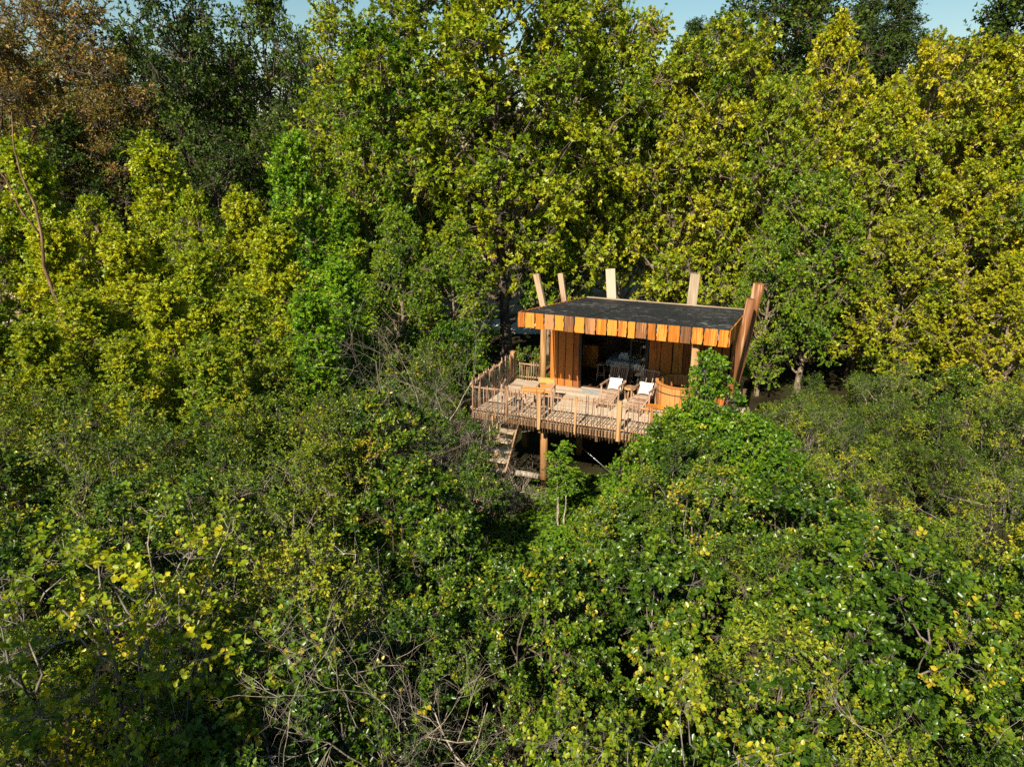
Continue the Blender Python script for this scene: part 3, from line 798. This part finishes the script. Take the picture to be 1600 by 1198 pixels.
# ------------------------------------------------------------------ the cabin
rng = random.Random(8)
DZ = 2.70                                            # deck level above ground
cabin = empty("cabin", (HO.x, HO.y, 0), -HOUSE_YAW)
tag(cabin, "timber cabin on stilts with a black flat roof and orange board edging", "cabin")
U0, U1, V0, V1 = 1.53, 7.67, .05, 7.4
SL = math.tan(R_(7.3))
def roof_z(v): return DZ + 3.3 - SL * (v - V0)
# roof slab
rv = []
for (u, v) in ((U0 + .03, V0 + .03), (U1 - .03, V0 + .03), (U1 - .03, V1 - .03), (U0 + .03, V1 - .03)):
    rv.append((u, v, roof_z(v) - .30))
for (u, v) in ((U0 + .03, V0 + .03), (U1 - .03, V0 + .03), (U1 - .03, V1 - .03), (U0 + .03, V1 - .03)):
    rv.append((u, v, roof_z(v)))
roof = link_mesh("roof", raw_mesh("roof", rv, box_data(0, 1, 0, 1, 0, 1)[1], M_ROOF), cabin)
# upstand seam across the membrane
def seam(a, b, name="roof_seam"):
    s = beam(name, roof, a, b, .10, .012, M_ROOF)
for uu in (3.6, 5.65):
    seam((uu, V0 + .1, roof_z(V0 + .1) + .006), (uu, V1 - .1, roof_z(V1 - .1) + .006))
beam("edge_trim", roof, (U0 + .05, V1 - .01, roof_z(V1) + .02), (U1 - .05, V1 - .01, roof_z(V1) + .02), .05, .05, WOOD['stump'])
# front edging boards
u = U0; i = 0
seq = ['orange', 'orange', 'golden', 'brown', 'golden', 'brown', 'golden', 'brown', 'golden', 'orange', 'orange', 'golden', 'brown', 'golden', 'orange', 'golden', 'brown', 'orange', 'orange', 'golden', 'orange']
widths = [.24, .34, .30, .34, .32, .32, .33, .36, .34, .34, .30, .24, .36, .26, .34, .36, .32, .34, .42, .30]
sc_ = (U1 - U0) / sum(widths)
for i, w in enumerate(widths):
    w *= sc_
    h = .46 + rng.uniform(-.012, .012)
    board("edging_board", roof, w - .012, h, .028, WOOD[seq[i]], (u + w / 2, V0 - .012 + rng.uniform(-.006, .006), DZ + 3.315 - h), rng, wane=.09, seg=6)
    u += w
for side, uu in (("r", U1), ("l", U0)):
    v = V0 + .03
    while v < V1 - .05:
        w = min(rng.uniform(.27, .38), V1 - v)
        if w < .08: break
        zz = roof_z(v + w / 2)
        board("edging_board", roof, w - .008, .45, .028, WOOD[rng.choice(['orange', 'golden', 'brown', 'orange'])], (uu + (.012 if side == 'r' else -.012), v + w / 2, zz - .44), rng, rot=math.pi / 2, wane=.05)
        v += w
u = U0
while u < U1 - .05:
    w = min(.33, U1 - u)
    board("edging_board", roof, w - .008, .42, .028, WOOD['brown'], (u + w / 2, V1 + .004, roof_z(V1) - .42), rng, wane=.05)
    u += w
# front wall
WV = 3.32
DL, DR = 2.56, 4.90
WL, WR = 1.46, 7.50
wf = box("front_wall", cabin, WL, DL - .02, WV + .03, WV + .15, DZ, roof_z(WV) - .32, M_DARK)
def boards_in(ua, ub, par):
    holder = par
    u = ua
    c = holder.location
    while u < ub - .03:
        w = min(rng.uniform(.24, .40), ub - u)
        if ub - u - w < .12: w = ub - u
        o = board("wall_board", holder, w - .012, roof_z(WV) - .33 - DZ, .03, WOOD['wall'] if rng.random() < .8 else WOOD['orange'],
                  (u + w / 2 - c.x, WV + rng.uniform(-.012, .010) - c.y, DZ + .01 - c.z), rng, wane=.07, seg=6)
        u += w
boards_in(WL, DL - .02, wf)
wf2 = box("front_wall", cabin, DR + .02, WR, WV + .03, WV + .15, DZ, roof_z(WV) - .32, M_DARK)
boards_in(DR + .02, WR, wf2)
# side and back walls
def side_wall(uu, nm):
    w_ = box(nm, cabin, uu - .06, uu + .06, WV + .16, V1 - .35, DZ, roof_z(V1) - .32, M_DARK)
    s = 1 if uu > 4 else -1
    v = WV + .02
    while v < V1 - .4:
        w = min(rng.uniform(.26, .38), V1 - .35 - v)
        if w < .06: break
        board("wall_board", w_, w - .012, roof_z(v + w) - .35 - DZ + .35, .03, WOOD['wall'], (uu + s * .08 - w_.location.x, v + w / 2 - w_.location.y, DZ - .35 - w_.location.z), rng, rot=math.pi / 2, wane=.06)
        v += w
side_wall(WR - .03, "right_wall"); side_wall(WL + .10, "left_wall")
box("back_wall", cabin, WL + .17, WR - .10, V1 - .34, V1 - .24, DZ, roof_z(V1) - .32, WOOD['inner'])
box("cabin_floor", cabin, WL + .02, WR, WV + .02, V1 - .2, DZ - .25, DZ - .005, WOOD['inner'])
# door frame and the sliding leaf parked at its right
dh = roof_z(WV) - .40 - DZ
df = box("door_frame", cabin, DL - .015, DL + .045, WV - .02, WV + .12, DZ, DZ + dh, M_FRAME)
box("door_frame", cabin, DR - .045, DR + .015, WV - .02, WV + .12, DZ, DZ + dh, M_FRAME)
box("door_frame", cabin, DL + .05, DR - .05, WV - .02, WV + .12, DZ + dh - .06, DZ + dh + .06, M_FRAME)
dl = empty("sliding_door", (0, 0, 0), 0, cabin)
for a, b_ in ((DR - .62, DR - .57), (DR - .10, DR - .05)):
    box("door_stile", dl, a, b_, WV + .04, WV + .08, DZ + .03, DZ + dh - .07, M_FRAME)
box("door_rail", dl, DR - .565, DR - .105, WV + .04, WV + .08, DZ + .03, DZ + .09, M_FRAME)
box("door_rail", dl, DR - .565, DR - .105, WV + .04, WV + .08, DZ + dh - .13, DZ + dh - .07, M_FRAME)
box("glass_pane", dl, DR - .565, DR - .105, WV + .055, WV + .065, DZ + .092, DZ + dh - .132, M_GLASS)
# log posts carrying the roof
pole("log_post", cabin, [(1.22, 3.30, DZ - .3), (1.21, 3.30, DZ + 1.2), (1.22, 3.28, DZ + 2.1), (1.23, 3.28, roof_z(3.3) + .02)], [.115, .11, .105, .10], 12, WOOD['log'], 4, .05)
q = on_v(1079, 640, .36)
pole("log_post", cabin, [(q.x, .36, DZ - .3), (q.x + .005, .36, DZ + 1.4), (q.x - .005, .36, roof_z(.36) - .31)], [.115, .11, .105], 12, WOOD['log'], 5, .05)
# planks and poles standing up past the roof edges like a nest
def lean_plank(px, py, pxb, pyb, v, w, t, mat, foot, label):
    a = on_v(pxb, pyb, v); b = on_v(px, py, v); d = (b - a)
    base = a - d.normalized() * foot
    o = beam("leaning_plank", cabin, base, b, w, t, mat, up=(0, 1, 0))
    o["label"] = label
    return o
lean_plank(838, 428, 849, 479, 2.6, .185, .14, WOOD['stump_brown'], .30, "short plank end leaning out past the roof's side")
lean_plank(876, 427, 882, 471, 5.1, .19, .14, WOOD['stump_brown'], .30, "short plank end standing behind the leaning one")
lean_plank(954, 420, 956, 466, 7.56, .37, .10, WOOD['stump'], 2.4, "broad pale plank rising behind the roof")
lean_plank(1087, 428, 1081, 475, 7.56, .36, .10, WOOD['stump'], 2.4, "broad pale plank leaning behind the roof")
def lean_pole(tp, bt, v, r, seed, label):
    b = on_v(*tp, v); a = on_v(*bt, v); d = b - a
    a = a - d.normalized() * 2.6
    n = 7; rr = random.Random(seed)
    pts = [a + (b - a) * (i / (n - 1)) + Vector((rr.uniform(-.02, .02), rr.uniform(-.02, .02), 0)) for i in range(n)]
    o = pole("leaning_pole", cabin, pts, [r * (.8 + .25 * i / (n - 1)) for i in range(n)], 10, WOOD['pole'], seed, .10)
    o["label"] = label
lean_pole((1173, 467), (1152, 560), 2.1, .125, 3, "shorter rough red pole leaning out by the roof edge")
lean_pole((1187, 443), (1158, 560), 2.9, .155, 4, "taller rough red pole leaning out by the roof edge")

# ------------------------------------------------------------------ deck
deck = empty("deck", (HO.x, HO.y, 0), -HOUSE_YAW)
tag(deck, "raised deck of pale boards on log piles around the cabin front", "deck")
DU0, DU1, DV0, DV1 = .08, 8.25, -.15, 3.40
v = DV0
w = .145
proto = None
while v < DV1 - .02:
    o = box("deck_board", deck, DU0, DU1, v, v + w - .008, DZ - .03, DZ, WOOD['deck']) if proto is None else None
    if proto is None: proto = o
    else:
        o = proto.copy(); col.objects.link(o); o.location = (proto.location.x + rng.uniform(-.012, .012), v + (w - .008) / 2, proto.location.z + rng.uniform(-.003, .003))
    v += w
box("front_joist", deck, DU0, DU1, DV0 - .045, DV0 - .005, DZ - .22, DZ - .035, WOOD['joist'])
box("side_joist", deck, DU0 - .045, DU0 - .005, DV0 - .04, DV1, DZ - .22, DZ - .035, WOOD['joist'])
box("side_joist", deck, DU1 + .005, DU1 + .045, DV0 - .04, DV1, DZ - .22, DZ - .035, WOOD['joist'])
for uu in np.linspace(.5, 7.8, 9):
    box("joist", deck, uu - .04, uu + .04, DV0, 7.0, DZ - .42, DZ - .26, WOOD['inner'])
for vv in (.62, 3.4, 6.6):
    box("bearer", deck, .2, 8.0, vv - .09, vv + .09, DZ - .66, DZ - .425, WOOD['inner'])
for (uu, vv) in ((2.28, .42), (.55, .62), (4.9, .62), (7.3, .62), (.5, 3.4), (2.6, 3.4), (4.9, 3.4), (7.3, 3.4), (2.0, 6.6), (4.6, 6.6), (7.2, 6.6)):
    p = W(uu, vv); z0 = float(ground_z(p.x, p.y)) - .3
    pole("pile", deck, [(uu, vv, z0), (uu + .01, vv, 1.2), (uu, vv, DZ - .25 if vv < .5 else DZ - .67)], [.125, .12, .115], 12, WOOD['post'], int(uu * 10), .03)
a = on_v(922, 712, 1.6); b = on_v(972, 752, 1.6)
pole("brace_cable", deck, [a + Vector((-.8, 0, .62)), b + Vector((.5, 0, -.4))], [.012, .012], 6, M_CABLE)
a = on_v(916, 752, 1.7); b = on_v(972, 728, 1.7)
pole("brace_cable", deck, [a + Vector((-.3, 0, -.12)), b + Vector((1.4, 0, .6))], [.012, .012], 6, M_CABLE)

# railings: sticks nailed to rails between posts
def railing(ua, va, ub, vb, label, posts, h=.95, step=.105, low=-.30, seed=1, lift=.10, dense=.016, top_var=.10):
    rr = random.Random(seed)
    a = Vector((ua, va, 0)); b = Vector((ub, vb, 0)); L = (b - a).length; d = (b - a).normalized(); nrm = Vector((d.y, -d.x, 0))
    w0 = W(ua, va)
    root = empty("railing", (w0.x, w0.y, DZ), -HOUSE_YAW)
    tag(root, label, "railing")
    n = Vector((nrm.x, nrm.y, 0))
    for zz, nm in ((h - .10, "top_rail"), (.12, "bottom_rail")):
        pole(nm, root, [n * .0 + Vector((0, 0, zz)), d * (L * .33) + Vector((0, 0, zz + rr.uniform(-.015, .015))), d * (L * .66) + Vector((0, 0, zz + rr.uniform(-.015, .015))), d * L + Vector((0, 0, zz))], [.034, .032, .033, .031], 8, WOOD['joist'], seed, .05)
    protos = []
    for k in range(6):
        hh = h - low + rr.uniform(-top_var, top_var)
        me = ringmesh("picket", [(0, 0, 0), (rr.uniform(-.012, .012), rr.uniform(-.008, .008), hh * .5), (rr.uniform(-.015, .015), 0, hh)], [dense * 1.05, dense, dense * .85], 6, WOOD['picket'], k, wob=.12)
        protos.append(me)
    s = .05
    while s < L - .02:
        o = link_mesh("picket", rr.choice(protos), root)
        p = d * s + n * .052
        o.location = (p.x, p.y, low + rr.uniform(-.05, .05)); o.rotation_euler = (rr.uniform(-.03, .03), rr.uniform(-.03, .03), rr.uniform(0, 6.28))
        s += step * rr.uniform(.75, 1.25)
    for s_, hh, ww in posts:
        p = d * s_
        o = box("railing_post", root, p.x - ww / 2, p.x + ww / 2, p.y - ww / 2 + .0, p.y + ww / 2, -.24, hh, WOOD['post'])
        o.rotation_euler = (0, 0, 0)
    return root
railing(.06, DV0 - .10, 8.25, DV0 - .10, "front railing of thin grey sticks along the deck's long edge",
        [(1.22, 1.0, .07), (2.28, .93, .115), (3.45, .95, .065), (4.78, 1.0, .125), (5.72, .95, .08), (7.0, .95, .10)], seed=2, step=.095, dense=.0145)
railing(.0, DV0 - .02, .05, 3.36, "side railing of close set grey sticks ending at a square orange post",
        [(3.52, 1.06, .17)], h=1.0, step=.085, seed=5, dense=.021, low=-.34)
railing(.24, 3.44, 1.05, 3.44, "short low stick fence between the square post and the log post", [], h=.70, step=.09, low=.02, seed=9, top_var=.14)

# stairs down from the deck's left end
w0 = W(1.02, -.34)
st = empty("staircase", (w0.x, w0.y, 0), -HOUSE_YAW); tag(st, "steep outdoor stairs with pale treads under the deck's outer corner", "stairs")
for k in range(9):
    z = DZ - .42 - k * .245
    o = box("tread", st, -.02, .56, -.14 - k * .20, .13 - k * .20, z - .05, z, WOOD['tread'])
for s_ in (-.06, .60):
    beam("stringer", st, (s_, .25, DZ - .25), (s_, -1.85, .05), .05, .20, WOOD['joist'], up=(0, 0, 1))
for k in range(7):
    z = DZ - .42 - k * .245
    pole("baluster", st, [(-.11, -k * .20, z - .25), (-.11 + rng.uniform(-.02, .02), -k * .20, z + .75)], [.018, .016], 6, WOOD['post'], k)

lg = at_depth(800, 738, 20.3); lg2 = at_depth(842, 744, 20.0)
lo = link_mesh("fallen_log", ringmesh("fallen_log", [(0, 0, 0), ((lg2 - lg) * .5) + Vector((0, 0, .02)), (lg2 - lg)], [.10, .095, .09], 10, BARK['pale'], 3, wob=.08)); lo.location = lg
tag(lo, "pale weathered log lying behind the lit pile", "log")

# ------------------------------------------------------------------ furniture on the deck
def house_empty(name, u, v, z, rz=0.0):
    p = W(u, v, z); return empty(name, (p.x, p.y, z), -HOUSE_YAW + rz)

def deck_chair(u, v, rz, label):
    """folding teak steamer chair; front towards local -y"""
    c = house_empty("deck_chair", u, v, DZ, rz); tag(c, label, "deck chair", "teak deck chairs")
    m = WOOD['chair']
    for s in (-.30, .30):
        beam("leg", c, (s, -.30, 0), (s, -.28, .62), .05, .045, m)
        beam("leg", c, (s, .42, 0), (s, .22, .60), .05, .045, m)
        beam("armrest", c, (s, -.36, .63), (s, .34, .60), .075, .03, m)
        beam("side_rail", c, (s * .86, -.30, .36), (s * .86, .26, .28), .05, .04, m)
        beam("side_rail", c, (s * .86, -.30, .35), (s * .86, -1.02, .22), .05, .035, m)
        beam("back_stile", c, (s * .90, .24, .26), (s * .98, .66, 1.04), .045, .035, m)
        beam("leg", c, (s * .80, -.95, 0), (s * .80, -.93, .23), .045, .04, m)
    for k in range(8):
        x = -.225 + k * .45 / 7
        beam("back_slat", c, (x * .95, .27, .30), (x * 1.12, .66 + .02 * math.cos(x * 6), 1.05 + .035 * math.cos(x * 6)), .036, .016, m)
    for k in range(7):
        y = -.28 + k * .085
        box("seat_slat", c, -.235, .235, y, y + .06, .375 - k * .012, .392 - k * .012, m)
    for k in range(9):
        y = -.37 - k * .08
        box("footrest_slat", c, -.235, .235, y, y + .055, .372 - k * .0165, .388 - k * .0165, m)
    beam("head_rail", c, (-.30, .655, 1.03), (.30, .655, 1.03), .04, .03, m)
    return c
CH = [(3.98, 2.42, -.10, "nearer the open doorway"), (5.02, 2.30, -.14, "beside the wooden tub")]
for u, v, rz, wh in CH:
    deck_chair(u, v, rz, "slatted teak deck chair with footrest standing " + wh)

def cushion_mesh(name, w, h, t, mat, nseg=8):
    V, F = [], []
    for s in (1, -1):
        for j in range(nseg + 1):
            for i in range(nseg + 1):
                x = -1 + 2 * i / nseg; y = -1 + 2 * j / nseg
                b = max(0, (1 - x ** 4) * (1 - y ** 4)) ** .5
                pin = 1 - .07 * (1 - abs(x) ** 2) * (abs(y) > .99) - .07 * (1 - abs(y) ** 2) * (abs(x) > .99)
                V.append((x * w / 2 * pin, s * b * t / 2, y * h / 2 * pin))
    n1 = nseg + 1
    for s in range(2):
        o = s * n1 * n1
        for j in range(nseg):
            for i in range(nseg):
                q = (o + j * n1 + i, o + j * n1 + i + 1, o + (j + 1) * n1 + i + 1, o + (j + 1) * n1 + i)
                F.append(q[::-1] if s else q)
    me = raw_mesh(name, V, F, mat, flat=False)
    return me
cm = cushion_mesh("cushion", .44, .40, .16, M_WHITE)
for u, v, rz, wh in CH:
    R = Matrix.Rotation(rz, 2)
    off = R @ Vector((0, .22))
    o = link_mesh("cushion", cm); p = W(u + off.x, v + off.y); o.location = (p.x, p.y, DZ + .55)
    o.rotation_euler = (R_(-28), 0, -HOUSE_YAW + rz)
    tag(o, "white square cushion on the teak chair " + wh, "cushion", "white cushions")

# little round table between the chairs
s = house_empty("side_table", 4.50, 2.66, DZ); tag(s, "small round wooden side table between the two teak chairs", "side table")
link_mesh("table_top", ringmesh("table_top", [(0, 0, .42), (0, 0, .425), (0, 0, .475), (0, 0, .48)], [.20, .215, .215, .20], 18, WOOD['log']), s)
for k in range(3):
    a = k * 2.094 + .3
    pole("leg", s, [(.15 * math.cos(a), .15 * math.sin(a), 0), (.10 * math.cos(a), .10 * math.sin(a), .42)], [.022, .026], 8, WOOD['log'], k)

# wooden bath tub
t = house_empty("wooden_tub", 6.20, 2.36, DZ); tag(t, "oval wooden bath tub with upright staves on the deck", "tub")
ns = 30
for k in range(ns):
    a0 = 2 * math.pi * k / ns; a1 = 2 * math.pi * (k + .94) / ns
    V = []
    for z, ex in ((.06, .0), (.95, .05)):
        for a, off in ((a0, 0), (a1, 0), (a1, -.045), (a0, -.045)):
            V.append(((.74 + ex + off) * math.cos(a), (.68 + ex + off) * math.sin(a), z))
    F = [(3, 2, 1, 0), (4, 5, 6, 7), (0, 1, 5, 4), (1, 2, 6, 5), (2, 3, 7, 6), (3, 0, 4, 7)]
    c = Vector(V[0]); o = link_mesh("stave", raw_mesh("stave", [Vector(x) - c for x in V], F, WOOD['tub']), t); o.location = c
def hoop(nm, z0, z1, ri, ro, ex, mat, nn=36):
    V, F = [], []
    for k in range(nn):
        a = 2 * math.pi * k / nn
        for r, z in ((ri, z0), (ro, z0), (ro, z1), (ri, z1)):
            V.append(((.74 + ex + r) * math.cos(a), (.68 + ex + r) * math.sin(a), z))
    for k in range(nn):
        b0 = k * 4; b1 = ((k + 1) % nn) * 4
        for j in range(4):
            F.append((b0 + j, b0 + (j + 1) % 4, b1 + (j + 1) % 4, b1 + j))
    return link_mesh(nm, raw_mesh(nm, V, F, mat), t)
hoop("band", .22, .25, .002, .012, .010, M_BAND); hoop("band", .70, .73, .002, .012, .037, M_BAND)
hoop("rim", .952, .985, -.065, .035, .05, WOOD['tub'])
wv = [((.69) * math.cos(2 * math.pi * k / 30), .63 * math.sin(2 * math.pi * k / 30), .62) for k in range(30)]
link_mesh("water", raw_mesh("water", wv, [tuple(range(30))], M_WATER), t)
link_mesh("bottom", raw_mesh("bottom", [(x, y, .08) for x, y, z in wv], [tuple(range(30))], WOOD['tub']), t)
for x in (-.4, .4):
    box("runner", t, x - .05, x + .05, -.55, .55, 0, .06, WOOD['tub'])
s = house_empty("tub_steps", 5.55, 1.78, DZ, .2); tag(s, "low pale wooden step before the tub", "step")
box("tread", s, -.32, .32, -.17, .17, .22, .26, WOOD['golden'])
for x in (-.28, .28): box("side_panel", s, x - .02, x + .02, -.15, .15, 0, .218, WOOD['golden'])

# table with two armchairs at the deck's left end
tb = house_empty("garden_table", 1.86, .50, DZ, .12); tag(tb, "small orange brown slatted table at the deck railing", "table")
for k in range(6):
    box("top_slat", tb, -.36, .36, -.27 + k * .091, -.27 + k * .091 + .084, .70, .725, WOOD['table'])
for x in (-.30, .30):
    for y in (-.21, .21):
        beam("leg", tb, (x, y, 0), (x, y, .66), .05, .05, WOOD['chair'])
    box("apron", tb, x - .018, x + .018, -.18, .18, .63, .695, WOOD['table'])
def armchair(u, v, rz, label, mat):
    c = house_empty("armchair", u, v, DZ, rz); tag(c, label, "armchair", "wooden armchairs at the table")
    m = WOOD['chair']
    for s_ in (-.27, .27):
        beam("leg", c, (s_, -.24, 0), (s_, -.24, .64), .045, .045, m)
        beam("leg", c, (s_, .26, 0), (s_, .30, .86), .045, .045, m)
        beam("armrest", c, (s_, -.28, .655), (s_, .28, .655), .06, .028, m)
    for k in range(5):
        box("seat_slat", c, -.24, .24, -.23 + k * .098, -.23 + k * .098 + .085, .42, .445, mat)
    box("back_board", c, -.245, .245, .262, .284, .68, .86, mat)
    box("back_board", c, -.245, .245, .255, .277, .52, .62, mat)
    return c
armchair(2.02, 1.18, .1, "orange backed armchair behind the small table", WOOD['table'])
armchair(1.12, .62, 1.75, "dark wooden armchair between small table and railing corner", WOOD['chair'])

# ------------------------------------------------------------------ seen through the doorway
bd = house_empty("bed", 3.95, 5.95, DZ); tag(bd, "bed with white linen inside the dark cabin", "bed")
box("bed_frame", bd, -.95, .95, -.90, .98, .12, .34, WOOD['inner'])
def soft(nm, par, x0, x1, y0, y1, z0, z1, mat, r=.06):
    V, F = [], []
    for z, i_ in ((z0, r * .4), (z0 + r * .5, 0), (z1 - r, 0), (z1 - r * .3, r * .35), (z1, r)):
        V += [(x0 + i_, y0 + i_, z), (x1 - i_, y0 + i_, z), (x1 - i_, y1 - i_, z), (x0 + i_, y1 - i_, z)]
    for k in range(4):
        for j in range(4): F.append((k * 4 + j, k * 4 + (j + 1) % 4, k * 4 + 4 + (j + 1) % 4, k * 4 + 4 + j))
    F += [(3, 2, 1, 0), (16, 17, 18, 19)]
    return link_mesh(nm, raw_mesh(nm, V, F, mat, flat=False), par)
soft("mattress", bd, -.92, .92, -.88, .94, .345, .58, M_LINEN)
for z, s_ in ((.585, .20), (.665, .18), (.74, .14)):
    tw = link_mesh("folded_towel", raw_mesh("folded_towel", *box_data(-s_, s_, -s_ * .7, s_ * .7, 0, .072), M_LINEN)); p = W(3.62, 5.55); tw.location = (p.x, p.y, DZ + z); tw.rotation_euler = (0, 0, -HOUSE_YAW)
    tag(tw, {.585: "wide folded white towel lying on the bed", .665: "middle folded white towel of the pile on the bed", .74: "small folded white towel topping the pile on the bed"}[z], "towel", "towels on the bed")
sl = house_empty("bar_stool", 3.02, 4.45, DZ, .3); tag(sl, "wooden stool with splayed legs just inside the doorway", "stool")
link_mesh("seat", ringmesh("seat", [(0, 0, .60), (0, 0, .64)], [.17, .18], 16, WOOD['chair']), sl)
for k in range(4):
    a = k * math.pi / 2 + .78
    pole("leg", sl, [(.21 * math.cos(a), .21 * math.sin(a), 0), (.13 * math.cos(a), .13 * math.sin(a), .60)], [.018, .02], 8, WOOD['chair'], k)
    a2 = a + math.pi / 2
    beam("stretcher", sl, (.18 * math.cos(a), .18 * math.sin(a), .22), (.18 * math.cos(a2), .18 * math.sin(a2), .22), .022, .022, WOOD['chair'])
cb = house_empty("cabinet", 2.30, 5.9, DZ); tag(cb, "brown wooden cabinet in the back of the dark room", "cabinet")
box("carcass", cb, -.30, .30, -.30, .30, .05, .95, WOOD['wall'])
box("cabinet_door", cb, -.28, -.005, -.325, -.302, .08, .92, WOOD['orange']); box("cabinet_door", cb, .005, .28, -.325, -.302, .08, .92, WOOD['orange'])
box("plinth", cb, -.27, .27, -.27, .27, 0, .048, WOOD['inner'])
sf = house_empty("towel_shelf", 4.72, 4.15, DZ); tag(sf, "narrow dark shelf holding white folded towels by the door", "shelf")
for x in (-.20, .20): box("side_panel", sf, x - .015, x + .015, -.16, .16, 0, 1.9, WOOD['inner'])
for z in (.05, .55, 1.0, 1.45, 1.86): box("shelf_board", sf, -.184, .184, -.16, .16, z, z + .025, WOOD['inner'])
for k, z in enumerate((.577, .668, 1.027, 1.477)):
    tw = link_mesh("folded_towel", raw_mesh("folded_towel", *box_data(-.15, .15, -.13, .13, 0, .09), M_WHITE)); p = W(4.72, 4.12); tw.location = (p.x, p.y, DZ + z); tw.rotation_euler = (0, 0, -HOUSE_YAW)
    tag(tw, ["lower folded white towel on the shelf's middle board", "upper folded white towel on the shelf's middle board", "single white towel above the paired ones on the shelf", "white towel high on the shelf by the door"][k], "towel", "towels on the shelf")
mt = house_empty("door_mat", 3.2, 3.05, DZ); tag(mt, "grey mat lying before the doorway", "mat")
box("mat_pad", mt, -.45, .45, -.20, .20, .004, .02, M_RUG)
